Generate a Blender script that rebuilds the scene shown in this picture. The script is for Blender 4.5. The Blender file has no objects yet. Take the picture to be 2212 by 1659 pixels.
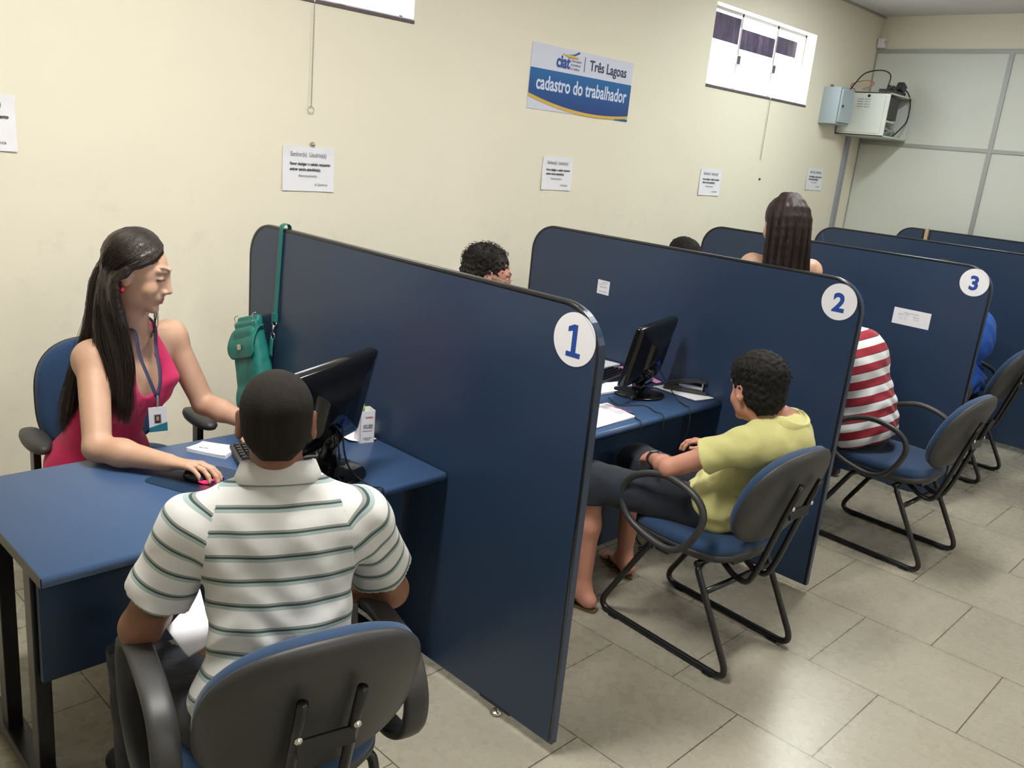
import bpy, bmesh, math, random
import numpy as np
from mathutils import Vector, Matrix
random.seed(4); RNG = np.random.default_rng(7)
S = bpy.context.scene; COL = S.collection

# ------------------------------------------------------------------ camera, world, light, exposure
def camera():
    pitch, roll, yaw = 1.301886, 0.099245, -0.817957
    cd = bpy.data.cameras.new('camera'); co = bpy.data.objects.new('camera', cd); COL.objects.link(co)
    cd.sensor_fit = 'HORIZONTAL'; cd.sensor_width = 36; cd.lens = 1878.96 * 36 / 2212; cd.clip_start = .05
    m = Matrix.Rotation(yaw, 4, 'Z') @ Matrix.Rotation(pitch, 4, 'X') @ Matrix.Rotation(roll, 4, 'Z')
    m.translation = Vector((-1.8358, -3.8469, 1.8006)); co.matrix_world = m
    S.camera = co
camera()
S.view_settings.view_transform = 'Standard'; S.view_settings.look = 'None'
S.view_settings.exposure = 0.57; S.view_settings.gamma = 1; S.view_settings.use_curve_mapping = False
W = bpy.data.worlds.new('world'); S.world = W; W.use_nodes = True
W.node_tree.nodes['Background'].inputs[0].default_value = (.86, .92, 1, 1)
W.node_tree.nodes['Background'].inputs[1].default_value = 6.0
def light(name, kind, loc, energy, color, size=(1, 1), rot=(0, 0, 0), **k):
    l = bpy.data.lights.new(name, kind); l.energy = energy; l.color = color
    if kind == 'AREA': l.shape = 'RECTANGLE'; l.size, l.size_y = size
    for a, b in k.items(): setattr(l, a, b)
    o = bpy.data.objects.new(name, l); COL.objects.link(o); o.location = loc; o.rotation_euler = rot; return o
sun = light('sunlight', 'SUN', (0, 0, 6), 55, (.92, .95, 1), angle=.009)
sun.rotation_euler = Vector((.35, -1, -2.0)).to_track_quat('-Z', 'Y').to_euler()

# ------------------------------------------------------------------ materials
def srgb(h):
    if isinstance(h, str):
        c = [int(h[i:i+2], 16) / 255 for i in (0, 2, 4)]
        return tuple(x / 12.92 if x <= .04045 else ((x + .055) / 1.055) ** 2.4 for x in c)
    return tuple(h)
class NT:
    def __init__(s, name):
        s.m = bpy.data.materials.new(name); s.m.use_nodes = True; s.t = s.m.node_tree; s.n = s.t.nodes
        s.b = s.n['Principled BSDF']; s.out = s.n['Material Output']
    def node(s, typ, **k):
        n = s.n.new(typ)
        for a, b in k.items():
            if a.startswith('i_'):
                key = a[2:]; key = int(key) if key.isdigit() else key.replace('_', ' ')
                s.put(n.inputs[key], b)
            else: setattr(n, a, b)
        return n
    def put(s, sock, v):
        if isinstance(v, bpy.types.NodeSocket): s.t.links.new(v, sock)
        else: sock.default_value = v
    def math(s, op, a, b=0.0, c=None):
        n = s.node('ShaderNodeMath', operation=op); s.put(n.inputs[0], a); s.put(n.inputs[1], b)
        if c is not None: s.put(n.inputs[2], c)
        return n.outputs[0]
    def mix(s, f, a, b, blend='MIX'):
        n = s.node('ShaderNodeMix', data_type='RGBA', blend_type=blend); s.put(n.inputs[0], f)
        for sk, v in ((n.inputs[6], a), (n.inputs[7], b)):
            s.put(sk, v if isinstance(v, bpy.types.NodeSocket) else (*srgb(v), 1))
        return n.outputs[2]
    def ramp(s, f, stops):
        n = s.node('ShaderNodeValToRGB'); s.put(n.inputs[0], f); e = n.color_ramp.elements
        while len(e) < len(stops): e.new(.5)
        for el, (p, c) in zip(e, stops): el.position = p; el.color = (*srgb(c), 1)
        return n.outputs[0]
    def noise(s, scale, detail=3, rough=.5, vec=None, out=0):
        n = s.node('ShaderNodeTexNoise'); n.inputs['Scale'].default_value = scale; n.inputs['Detail'].default_value = detail
        n.inputs['Roughness'].default_value = rough
        s.t.links.new(vec if vec is not None else s.obj(), n.inputs['Vector']); return n.outputs[out]
    def obj(s):
        if not hasattr(s, 'tc'): s.tc = s.node('ShaderNodeTexCoord')
        return s.tc.outputs['Object']
    def scaled(s, v, xyz):
        n = s.node('ShaderNodeMapping'); s.put(n.inputs[0], v); n.inputs['Scale'].default_value = xyz; return n.outputs[0]
    def bump(s, h, strength=.3, dist=.002):
        n = s.node('ShaderNodeBump'); n.inputs['Strength'].default_value = strength; n.inputs['Distance'].default_value = dist
        s.put(n.inputs['Height'], h); s.t.links.new(n.outputs[0], s.b.inputs['Normal'])
    def fin(s, col=None, rough=.5, metal=0, **k):
        if col is not None: s.put(s.b.inputs['Base Color'], col if isinstance(col, bpy.types.NodeSocket) else (*srgb(col), 1))
        s.put(s.b.inputs['Roughness'], rough); s.put(s.b.inputs['Metallic'], metal)
        for a, b in k.items(): s.put(s.b.inputs[a.replace('_', ' ')], b)
        return s.m
def plain(name, col, rough=.5, metal=0, nz=None, **k):
    t = NT(name)
    c = col
    if nz:
        c = t.mix(t.noise(nz[0], 3), tuple(x * (1 - nz[1]) for x in srgb(col)), tuple(min(1, x * (1 + nz[1])) for x in srgb(col)))
    return t.fin(c, rough, metal, **k)
def fabric(name, col, scale=900, rough=.9, bs=.3, var=.12):
    t = NT(name); v = t.obj()
    w1 = t.node('ShaderNodeTexWave', wave_type='BANDS', bands_direction='DIAGONAL'); w1.inputs['Scale'].default_value = scale / 6
    t.t.links.new(v, w1.inputs[0])
    n = t.noise(6, 4); c = srgb(col)
    cc = t.mix(n, tuple(x * (1 - var) for x in c), tuple(x * (1 + var) for x in c))
    t.bump(w1.outputs['Fac'], bs, .0008)
    return t.fin(cc, rough, Sheen_Weight=.15)
M = {}
def laminate(name, col, rough, spec=.5):
    t = NT(name); c = srgb(col)
    n = t.noise(900, 2); n2 = t.noise(2.5, 4)
    a = t.mix(n, tuple(x * .88 for x in c), tuple(x * 1.12 for x in c))
    t.bump(n, .08, .0004)
    r = t.math('MULTIPLY_ADD', n2, .12, rough - .06)
    t.fin(a, r); t.b.inputs['Specular IOR Level'].default_value = spec; return t.m
M['panel'] = laminate('panel_blue', (.022, .043, .090), .32)
M['desk'] = laminate('desk_blue', (.047, .097, .21), .33)
M['edge'] = plain('black_edging', (.012, .012, .014), .28)
M['blackmetal'] = plain('black_metal', (.011, .011, .012), .3, nz=(20, .2))
M['blackplastic'] = plain('black_plastic', (.035, .035, .037), .48, nz=(300, .15))
M['glossblack'] = plain('gloss_black', (.006, .006, .007), .12)
M['rubber'] = plain('rubber', (.01, .01, .01), .7)
M['chairblue'] = fabric('chair_fabric', (.010, .040, .105))
M['chrome'] = plain('chrome', (.7, .7, .7), .22, 1)
M['steel'] = plain('steel', (.5, .48, .45), .35, 1)
M['gold'] = plain('gold', (.9, .62, .25), .25, 1)
M['goldplate'] = plain('gold_plate', (.62, .55, .42), .4, .8)
M['paper'] = plain('paper', (.80, .81, .87), .75, nz=(9, .03))
M['whitesticker'] = plain('white_vinyl', (.78, .78, .84), .35)
M['ink'] = plain('ink', (.03, .03, .04), .6)
M['inkgrey'] = plain('ink_grey', (.20, .20, .22), .6)
M['inkfaint'] = plain('ink_faint', (.38, .38, .42), .6)
M['inkblue'] = plain('ink_blue', (.012, .06, .30), .5)
M['inknavy'] = plain('ink_navy', (.02, .03, .10), .5)
M['inkred'] = plain('ink_red', (.5, .03, .03), .5)
M['inkyellow'] = plain('ink_yellow', (.62, .42, .08), .5)
M['inkpale'] = plain('ink_pale', (.62, .68, .86), .5)
M['bannerwhite'] = plain('banner_white', (.62, .64, .78), .5)
M['bannerblue'] = plain('banner_blue', (.012, .10, .34), .4)
M['pink'] = plain('pink_paper', (.72, .25, .52), .6)
M['greybox'] = plain('grey_steel_box', (.36, .43, .47), .45)
M['whitebox'] = plain('white_steel', (.62, .64, .60), .42)
M['darkhole'] = plain('dark_inside', (.02, .02, .02), .7)
M['conduit'] = plain('grey_conduit', (.30, .31, .36), .5)
M['strip'] = plain('aluminium_strip', (.36, .37, .36), .4, .3)
M['boardwhite'] = plain('divider_board', (.62, .64, .59), .4, nz=(3, .03))
M['wood'] = plain('pale_wood', (.55, .40, .22), .5, nz=(8, .1))
M['ceiling'] = plain('ceiling_paint', (.62, .60, .60), .8, nz=(2, .03))
M['frame'] = plain('window_frame', (.55, .54, .56), .4, .2)
M['framedark'] = plain('sill_dark', (.10, .08, .09), .6)
M['teal'] = None
def wall_mat(name, col, dirt=.10):
    t = NT(name); g = t.node('ShaderNodeNewGeometry'); p = g.outputs['Position']
    n1 = t.noise(1.3, 5, .6, p); n2 = t.noise(7, 6, .7, p)
    m = t.node('ShaderNodeMapRange', i_1=.54, i_2=.8); t.put(m.inputs[0], n2)
    c = srgb(col)
    base = t.mix(n1, tuple(x * .96 for x in c), tuple(min(1, x * 1.03) for x in c))
    m3 = t.node('ShaderNodeSeparateXYZ'); t.put(m3.inputs[0], p)
    mr = t.node('ShaderNodeMapRange', i_1=1.75, i_2=1.25); t.put(mr.inputs[0], m3.outputs[2])
    f = t.math('MULTIPLY', m.outputs[0], t.math('MULTIPLY', mr.outputs[0], dirt * 2.5))
    cc = t.mix(f, base, (.40, .37, .30))
    t.bump(t.noise(160, 3, .6, p), .12, .001)
    return t.fin(cc, .75)
M['wall'] = wall_mat('wall_cream', (.79, .75, .625))
def floor_mat():
    t = NT('floor_tiles'); g = t.node('ShaderNodeNewGeometry'); p = g.outputs['Position']
    s = t.node('ShaderNodeSeparateXYZ'); t.put(s.inputs[0], p)
    u = t.math('ADD', s.outputs[1], 2.448); v = t.math('ADD', s.outputs[0], -.6555 + .5303)
    cb = t.node('ShaderNodeCombineXYZ'); t.put(cb.inputs[0], u); t.put(cb.inputs[1], v)
    b = t.node('ShaderNodeTexBrick', offset=.5, offset_frequency=2, squash=1, squash_frequency=2)
    t.put(b.inputs['Vector'], cb.outputs[0])
    for k, x in (('Scale', 1), ('Mortar Size', .0022), ('Mortar Smooth', .1), ('Bias', 0), ('Brick Width', .5417), ('Row Height', .5303)):
        b.inputs[k].default_value = x
    b.inputs['Color1'].default_value = (.88, .88, .88, 1); b.inputs['Color2'].default_value = (1, 1, 1, 1)
    b.inputs['Mortar'].default_value = (1, 1, 1, 1)
    n = t.noise(5, 4, .45, t.scaled(p, (1.4, .8, 1))); n2 = t.noise(18, 4, .5, p)
    c = t.mix(n, (.32, .295, .232), (.38, .357, .288))
    c = t.mix(t.math('MULTIPLY', n2, .12), c, (.43, .405, .33))
    c = t.mix(.6, c, b.outputs['Color'], 'MULTIPLY')
    c = t.mix(b.outputs['Fac'], c, (.10, .075, .05))
    r = t.math('MULTIPLY_ADD', n2, .05, .25)
    inv = t.math('SUBTRACT', 1, b.outputs['Fac']); t.bump(inv, .35, .001)
    return t.fin(c, r)
M['floor'] = floor_mat()

# ------------------------------------------------------------------ object helpers
def tag(o, label=None, cat=None, group=None, kind=None):
    if label: o['label'] = label
    if cat: o['category'] = cat
    if group: o['group'] = group
    if kind: o['kind'] = kind
    return o
def empty(name, loc=(0, 0, 0), rz=0, label=None, cat=None, group=None):
    o = bpy.data.objects.new(name, None); COL.objects.link(o); o.location = loc; o.rotation_euler = (0, 0, rz)
    o.empty_display_size = .05
    return tag(o, label, cat, group)
def mobj(name, V, F, mat, parent=None, smooth=False, mats=None, fm=None):
    me = bpy.data.meshes.new(name); me.from_pydata([tuple(map(float, v)) for v in V], [], [tuple(map(int, f)) for f in F])
    for m in (mats or [mat]): me.materials.append(M[m] if isinstance(m, str) else m)
    if fm is not None: me.polygons.foreach_set('material_index', list(fm))
    if smooth: me.polygons.foreach_set('use_smooth', [True] * len(me.polygons))
    me.update()
    o = bpy.data.objects.new(name, me); COL.objects.link(o)
    if parent: o.parent = parent
    return o
class MB:
    """collects shapes into one mesh"""
    def __init__(s): s.V = []; s.F = []; s.sm = []
    def add(s, V, F, smooth=True):
        k = len(s.V); s.V += [tuple(v) for v in V]; s.F += [tuple(i + k for i in f) for f in F]; s.sm += [smooth] * len(F); return s
    def box(s, lo, hi, bev=.0, R=None, c=None):
        bm = bmesh.new(); bmesh.ops.create_cube(bm, size=1)
        for v in bm.verts: v.co = Vector([lo[i] + (v.co[i] + .5) * (hi[i] - lo[i]) for i in range(3)])
        if bev > 0: bmesh.ops.bevel(bm, geom=bm.edges[:] , offset=bev, segments=3, affect='EDGES', profile=.7)
        bm.verts.ensure_lookup_table()
        V = [v.co.copy() for v in bm.verts]
        if R is not None:
            c = Vector(c or (0, 0, 0)); V = [R @ (v - c) + c for v in V]
        F = [[v.index for v in f.verts] for f in bm.faces]; bm.free(); return s.add(V, F, False)
    def tube(s, P, r, n=10, closed=False, caps=True, flat=None):
        P = [Vector(p) for p in P]; N = len(P); rr = r if hasattr(r, '__len__') else [r] * N
        T = []
        for i in range(N):
            a = P[(i - 1) % N] if (closed or i > 0) else P[0]; b = P[(i + 1) % N] if (closed or i < N - 1) else P[-1]
            T.append((b - a).normalized())
        u = T[0].orthogonal().normalized() if flat is None else Vector(flat[0])
        V = []; k = n
        for i in range(N):
            if flat is None: u = (u - T[i] * u.dot(T[i])).normalized()
            else: u = Vector(flat[0]); u = (u - T[i] * u.dot(T[i])).normalized()
            w = T[i].cross(u)
            for j in range(k):
                a = 2 * math.pi * j / k; ca, sa = math.cos(a), math.sin(a)
                if flat: ca = abs(ca) ** .6 * (1 if ca > 0 else -1); sa = abs(sa) ** .6 * (1 if sa > 0 else -1)
                V.append(P[i] + u * (ca * rr[i] * (flat[1] if flat else 1)) + w * (sa * rr[i]))
        F = []
        for i in range(N if closed else N - 1):
            for j in range(k):
                a = i * k + j; b = i * k + (j + 1) % k; c = ((i + 1) % N) * k + (j + 1) % k; d = ((i + 1) % N) * k + j
                F.append((a, b, c, d))
        if not closed and caps: F.append(tuple(range(k))[::-1]); F.append(tuple((N - 1) * k + j for j in range(k)))
        return s.add(V, F)
    def lathe(s, prof, n=32, c=(0, 0, 0), R=None, closed=False):
        V = []; F = []; m = len(prof)
        for r, z in prof:
            for j in range(n):
                a = 2 * math.pi * j / n; v = Vector((r * math.cos(a), r * math.sin(a), z))
                V.append((R @ v if R is not None else v) + Vector(c))
        for i in range(m - 1):
            for j in range(n): F.append((i * n + j, i * n + (j + 1) % n, (i + 1) * n + (j + 1) % n, (i + 1) * n + j))
        F.append(tuple(range(n))[::-1]); F.append(tuple((m - 1) * n + j for j in range(n)))
        return s.add(V, F)
    def pad(s, outline, prof, fr=None):
        """outline: 2D pts; prof: list of (scale, depth); fr(x,y,d)->point"""
        fr = fr or (lambda x, y, d: (x, y, d)); k = len(outline); V = []; F = []
        for sc, d in prof:
            for x, y in outline: V.append(fr(x * sc, y * sc, d))
        for i in range(len(prof) - 1):
            for j in range(k): F.append((i * k + j, i * k + (j + 1) % k, (i + 1) * k + (j + 1) % k, (i + 1) * k + j))
        F.append(tuple(range(k))[::-1]); F.append(tuple((len(prof) - 1) * k + j for j in range(k)))
        return s.add(V, F)
    def build(s, name, mat, parent=None, smooth=True):
        o = mobj(name, s.V, s.F, mat, parent)
        if smooth: o.data.polygons.foreach_set('use_smooth', s.sm); o.data.update()
        bm = bmesh.new(); bm.from_mesh(o.data); bmesh.ops.recalc_face_normals(bm, faces=bm.faces[:]); bm.to_mesh(o.data); bm.free()
        return o
def rrect(w, h, r, n=8, cx=0, cy=0, sq=None):
    pts = []
    for k, (sx, sy) in enumerate(((1, 1), (-1, 1), (-1, -1), (1, -1))):
        for i in range(n + 1):
            a = math.pi / 2 * (k + i / n); pts.append((cx + sx * (w / 2 - r) + r * math.cos(a), cy + sy * (h / 2 - r) + r * math.sin(a)))
    return pts
def superell(w, h, p=2.6, n=56):
    out = []
    for i in range(n):
        a = 2 * math.pi * i / n; c, s_ = math.cos(a), math.sin(a)
        out.append((w / 2 * abs(c) ** (2 / p) * (1 if c > 0 else -1), h / 2 * abs(s_) ** (2 / p) * (1 if s_ > 0 else -1)))
    return out
def smoothpath(P, rad=.03, n=6, closed=False):
    """round the corners of a polyline"""
    P = [Vector(p) for p in P]; out = []; N = len(P)
    for i in range(N):
        if not closed and i in (0, N - 1): out.append(P[i]); continue
        a, b, c = P[i - 1], P[i], P[(i + 1) % N]
        r = rad[i] if hasattr(rad, '__len__') else rad
        r1 = min(r, (a - b).length * .49, (c - b).length * .49); p = b + (a - b).normalized() * r1; q = b + (c - b).normalized() * r1
        for k in range(n + 1):
            t = k / n; out.append(p * (1 - t) ** 2 + b * 2 * t * (1 - t) + q * t * t)
    return out
def spline(P, n=8, closed=False):
    P = [Vector(p) for p in P]; N = len(P); out = []
    for i in range(N if closed else N - 1):
        if closed: a, b, c, d = P[i - 1], P[i], P[(i + 1) % N], P[(i + 2) % N]
        else: a, b, c, d = P[max(i - 1, 0)], P[i], P[i + 1], P[min(i + 2, N - 1)]
        for k in range(n):
            t = k / n; out.append(.5 * ((2 * b) + (c - a) * t + (2 * a - 5 * b + 4 * c - d) * t * t + (3 * b - a - 3 * c + d) * t ** 3))
    if not closed: out.append(P[-1])
    return out
def text(name, s, size, mat, parent, origin, xdir, ydir, align='LEFT', bold=0, width=None, ext=.0002):
    cu = bpy.data.curves.new(name, 'FONT'); cu.body = s; cu.size = size; cu.align_x = align; cu.align_y = 'BOTTOM_BASELINE'
    cu.offset = bold; cu.extrude = ext; cu.resolution_u = 3; cu.materials.append(M[mat])
    o = bpy.data.objects.new(name, cu); COL.objects.link(o)
    x = Vector(xdir).normalized(); y = Vector(ydir).normalized(); z = x.cross(y)
    sx = 1
    if width:
        bpy.context.view_layer.update(); w = o.dimensions.x
        if w > 0: sx = width / w
    m = Matrix((x * sx, y, z)).transposed().to_4x4(); m.translation = Vector(origin)
    o.parent = parent
    if parent:
        bpy.context.view_layer.update(); m = parent.matrix_world.inverted() @ m
    dg = bpy.context.evaluated_depsgraph_get(); me = bpy.data.meshes.new_from_object(o.evaluated_get(dg)); me.name = name
    bpy.data.objects.remove(o); o = bpy.data.objects.new(name, me); COL.objects.link(o); o.parent = parent
    o.matrix_basis = m
    return o
def sheet(name, P, mat, parent=None, th=.0004, nrm=(0, 0, 1), curl=0):
    """thin quad of paper with thickness; P four corners, slightly wavy"""
    n = Vector(nrm).normalized(); P = [Vector(p) for p in P]; N = 6; V = []; F = []
    for lay in (0, 1):
        for i in range(N + 1):
            for j in range(N + 1):
                u, v = i / N, j / N
                p = P[0] * (1 - u) * (1 - v) + P[1] * u * (1 - v) + P[2] * u * v + P[3] * (1 - u) * v
                w = curl * (abs(u - .5) * 2) ** 3 * (.6 + .4 * math.sin(5 * v + 1)) + curl * .5 * (abs(v - .5) * 2) ** 4
                V.append(p + n * (w + th * lay))
    K = (N + 1) ** 2
    for i in range(N):
        for j in range(N):
            a = i * (N + 1) + j; q = (a, a + N + 1, a + N + 2, a + 1)
            F.append(q[::-1]); F.append(tuple(x + K for x in q))
    rim = [i * (N + 1) for i in range(N + 1)] + [N * (N + 1) + j for j in range(1, N + 1)] + [i * (N + 1) + N for i in range(N - 1, -1, -1)] + [j for j in range(N - 1, 0, -1)]
    for a, b in zip(rim, rim[1:] + rim[:1]): F.append((a, b, b + K, a + K))
    return mobj(name, V, F, mat, parent, smooth=False)
# ------------------------------------------------------------------ the room
D, YB, YF, HP, GAP = 1.6946, -.5986, -2.4517, 1.40, .04
XE, ZC = 6.954, 3.30
WINS = ((-.36, 1.244), (4.062, 5.676)); WZ0, WZ1 = 2.370, 2.945
def struct(name, mb, mat, **k):
    o = mb.build(name, mat, smooth=False) if isinstance(mb, MB) else mb
    return tag(o, kind='structure')
struct('floor', MB().box((-4.5, -8.0, -.1), (XE + .15, .2, 0)), 'floor')
struct('ceiling', MB().box((-4.5, -8.0, ZC), (XE + .15, .2, ZC + .1)), 'ceiling')
w = MB()   # wall with two window openings
xs = [-4.5, WINS[0][0], WINS[0][1], WINS[1][0], WINS[1][1], XE + .15]
for i in range(5):
    if i in (1, 3):
        w.box((xs[i], 0, 0), (xs[i + 1], .15, WZ0)); w.box((xs[i], 0, WZ1), (xs[i + 1], .15, ZC))
    else: w.box((xs[i], 0, 0), (xs[i + 1], .15, ZC))
struct('wall_back', w, 'wall')
struct('wall_end', MB().box((XE, -8, 0), (XE + .15, 0, ZC)), 'wall')
struct('wall_left', MB().box((-4.6, -8, 0), (-4.5, .2, ZC)), 'wall')
struct('wall_front', MB().box((-4.6, -8.1, 0), (XE + .15, -8, ZC)), 'wall')
# divider boards on the end wall with metal strips between them
b = MB()
ys = [0, -1.205, -2.43, -3.65, -4.87, -6.1, -8]
for i in range(6):
    for z0, z1 in ((.02, 1.05), (1.05, 2.14), (2.14, 2.985)):
        b.box((XE - .022, ys[i + 1] + .002, z0), (XE, ys[i] - .002, z1))
struct('wall_end_boards', b, 'boardwhite'); bpy.data.objects['wall_end_boards'].name = 'wall_boards'
k = 1
for z in (2.985, 2.14, 1.05):
    struct('trim_%d' % k, MB().box((XE - .034, -8, z - .017), (XE - .02, -.002, z + .017), .003), 'strip'); k += 1
for y in ys[1:-1]:
    struct('trim_%d' % k, MB().box((XE - .035, y - .02, 0), (XE - .021, y + .02, 2.985), .003), 'strip'); k += 1
struct('trim_%d' % k, MB().box((XE - .030, -.010, 0), (XE - .02, -.002, 2.985)), 'strip'); k += 1
struct('trim_%d' % k, MB().box((-4.5, -.022, ZC - .016), (XE, 0, ZC)), 'strip')
# windows: frame, panes
tf = NT('film_and_sun_block'); g_ = tf.noise(14, 5, .7, tf.scaled(tf.obj(), (1, 1, .35)))
cfilm = tf.ramp(g_, [(.35, (.05, .045, .08)), (.62, (.13, .10, .18)), (.8, (.34, .30, .42))])
tf.fin(cfilm, .25); tf.b.inputs['Transmission Weight'].default_value = .0; M['film'] = tf.m
tg = NT('window_glass'); tr = tg.node('ShaderNodeBsdfTransparent'); gl = tg.node('ShaderNodeBsdfGlossy', i_Roughness=.02)
mx = tg.node('ShaderNodeMixShader'); mx.inputs[0].default_value = .06
tg.t.links.new(tr.outputs[0], mx.inputs[1]); tg.t.links.new(gl.outputs[0], mx.inputs[2]); tg.t.links.new(mx.outputs[0], tg.out.inputs[0]); M['glass'] = tg.m
for wi, (x0, x1) in enumerate(WINS):
    r = MB(); t = .022; Y0, Y1 = .095, .135
    r.box((x0, Y0, WZ0), (x1, Y1, WZ0 + t)); r.box((x0, Y0, WZ1 - t), (x1, Y1, WZ1))
    r.box((x0, Y0, WZ0), (x0 + t, Y1, WZ1)); r.box((x1 - t, Y0, WZ0), (x1, Y1, WZ1))
    if wi == 1:
        bars = (4.60, 5.17); zt = 2.63
    else: bars = (.18, .75); zt = 2.63
    for bx in bars: r.box((bx - .012, Y0, WZ0), (bx + .012, Y1, WZ1))
    f = tag(r.build('window_%d' % (wi + 1), 'frame', smooth=False), kind='structure')
    xsb = [x0 + t, bars[0] - .012, bars[0] + .012, bars[1] - .012, bars[1] + .012, x1 - t]
    for q in range(3):
        MB().box((xsb[2 * q], .112, WZ0 + t), (xsb[2 * q + 1], .117, WZ1 - t)).build('pane', 'glass', f, False)
        xr = xsb[2 * q + 1] if q < 2 else xsb[4] + .36
        if wi or q < 2: MB().box((xsb[2 * q] + .006, .100, (2.715, 2.69, 2.74)[q] if wi or q else WZ0 + .03), (xr - .004, .106, (2.905, 2.84, 2.87)[q] if wi else 2.925)).build('film_and_sun_block', 'film', f, False)  # near window's unseen films are added to block sunlight from the nearest partition
    for bx in bars: MB().box((bx - .035, .07, 2.57), (bx + .015, .097, 2.635), .006).build('catch', 'framedark', f, False)
    MB().box((x0 - .002, -.006, WZ0 - .02), (x1 + .004, .02, WZ0 - .002), .003).build('sill_edge', 'framedark', f, False)
    MB().box((x0, .0, WZ0 - .003), (x1, .095, WZ0 + .003)).build('window_sill', 'ceiling', f, False)

# ------------------------------------------------------------------ ceiling lamps (above the frame)
def ceiling_lamp(x, y, label, power=52, col=(1, .955, .84)):
    t = empty('ceiling_lamp', (x, y, ZC), 0, label, 'lamp', 'ceiling tube lamps')
    MB().box((-.62, -.12, -.07), (.62, .12, 0), .01).build('housing', 'whitebox', t, False)
    l = light('lamp_light', 'AREA', (x, y, ZC - .085), power, col, (1.15, .2)); l.visible_camera = False
    l.visible_camera = True
ceiling_lamp(-.75, -2.0, 'white ceiling tube lamp above the nearest desk', 66, (1, .97, .90))
ceiling_lamp(2.3, -2.3, 'white ceiling tube lamp above the second booth', 40, (1, .975, .92))
ceiling_lamp(4.75, -1.35, 'white ceiling tube lamp near the far corner', 30, (.93, 1, .94))
ceiling_lamp(-.9, -6.3, 'white ceiling tube lamp behind the viewpoint on the left', 42, (1, .97, .92))
ceiling_lamp(3.4, -6.0, 'white ceiling tube lamp behind the viewpoint on the right', 50, (1, .97, .92))

# ------------------------------------------------------------------ partitions
NUMS = {0: ('1', .0), 1: ('2', .0), 2: ('3', .0)}
CIRC = {0: (-2.3575, 1.2973), 1: (-2.349, 1.300), 2: (-2.354, 1.3078)}
ordw = ['nearest', 'second', 'third', 'fourth']
def part_outline(y0, y1, z0, z1, r0, r1, n=10):
    """in (y,z): bottom corners square, top corners rounded"""
    P = [(y0, z0), (y1, z0)]
    for i in range(n + 1):
        a = math.pi / 2 * i / n; P.append((y1 - r1 + r1 * math.cos(a), z1 - r1 + r1 * math.sin(a)))
    for i in range(n + 1):
        a = math.pi / 2 * (1 + i / n); P.append((y0 + r0 + r0 * math.cos(a), z1 - r0 + r0 * math.sin(a)))
    return P
def extr(mb, P, x0, x1, smooth=False):
    k = len(P); V = [(x0, y, z) for y, z in P] + [(x1, y, z) for y, z in P]
    F = [tuple(range(k))[::-1], tuple(range(k, 2 * k))] + [(i, (i + 1) % k, (i + 1) % k + k, i + k) for i in range(k)]
    return mb.add(V, F, smooth)
def partition(i, x, ya, yb, label, r0=.14, r1=.14, leveler=True, num=None):
    t = empty('desk_partition', (x, 0, 0), 0, label, 'partition', None)
    extr(MB(), part_outline(yb, ya, GAP, HP - .004, r1, r0), -.0125, .0125).build('panel', 'panel', t, False)
    P = [(0, y, z) for y, z in part_outline(yb + .008, ya - .008, GAP + .002, HP - .008, r1 , r0)]
    P = P[1:] + P[:1]
    MB().tube(P, .008, 12, flat=((1, 0, 0), 1.72)).build('edging', 'edge', t)
    if leveler:
        for y in (yb + .25, ya - .25):
            f = MB().lathe([(.0, 0), (.019, 0), (.021, .006), (.017, .012), (.006, .014), (.005, .05)], 20).build('leveling_foot', 'steel', t)
            f.location = (0, y, 0)
            MB().box((-.014, y - .07, GAP - .004), (.014, y + .07, GAP + .004)).build('foot_bracket', 'edge', t, False)
    return t
P1 = partition(0, 0, YB, YF, 'blue partition panel with the round sign 1, nearest to the viewer')
P2 = partition(1, D, YB, YF, 'blue partition panel with the round sign 2, beside the yellow-shirted boy')
P3 = partition(2, 2 * D, YB, YF, 'blue partition panel with the round sign 3 and a white notice strip')
P4 = partition(3, 3 * D, YB, YF - .5, 'blue partition panel behind partition 3, sunlit at its top back corner')
P5 = partition(4, 4 * D, YB, -.855, 'short blue panel piece with a rounded top by the end wall', .14, .004)
P6 = partition(5, 4 * D, -.90, -3.3, 'long blue panel by the end wall, right of the pale wood post', .004, .1)
t = tag(MB().box((4 * D - .02, -.892, 0), (4 * D + .02, -.862, 1.405), .002).build('wood_post', 'wood', smooth=False), 'pale wooden post between the two blue panels by the end wall', 'post')
for i, p in ((0, P1), (1, P2), (2, P3)):
    y, z = CIRC[i]; x = i * D - .0125
    d = tag(MB().lathe([(0, 0), (.0758, 0), (.0758, .0012), (0, .0012)], 72, R=Matrix.Rotation(-math.pi / 2, 3, 'Y')).build('number_sign', 'whitesticker', smooth=False),
            'round white sign with a blue %d on a partition corner' % (i + 1), 'sign', 'round number signs')
    d.location = (x, y, z)
    if i == 0:   # slab-footed figure one
        pg = [(-.027, -.050), (.027, -.050), (.027, -.036), (.009, -.036), (.009, .042), (-.006, .042), (-.026, .033), (-.026, .019), (-.009, .024), (-.009, -.036), (-.027, -.036)]
        V = [(x - .0016, y - a * .95, z + b * 1.0) for a, b in pg]; n = len(pg); V += [(x - .0010, v[1], v[2]) for v in V]
        o = mobj('numeral', V, [tuple(range(n)), tuple(range(n, 2 * n))[::-1]] + [(j, j + n, (j + 1) % n + n, (j + 1) % n) for j in range(n)], 'inkblue', d)
        o.matrix_parent_inverse = Matrix.Translation(d.location).inverted(); continue
    tx = text('numeral', str(i + 1), .105 if i else .112, 'inkblue', d, (x - .0014, y, z - (.039 if i else .041)), (0, -1, 0), (0, 0, 1), 'CENTER', .0040 if i else .002, ext=.0003)

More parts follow.
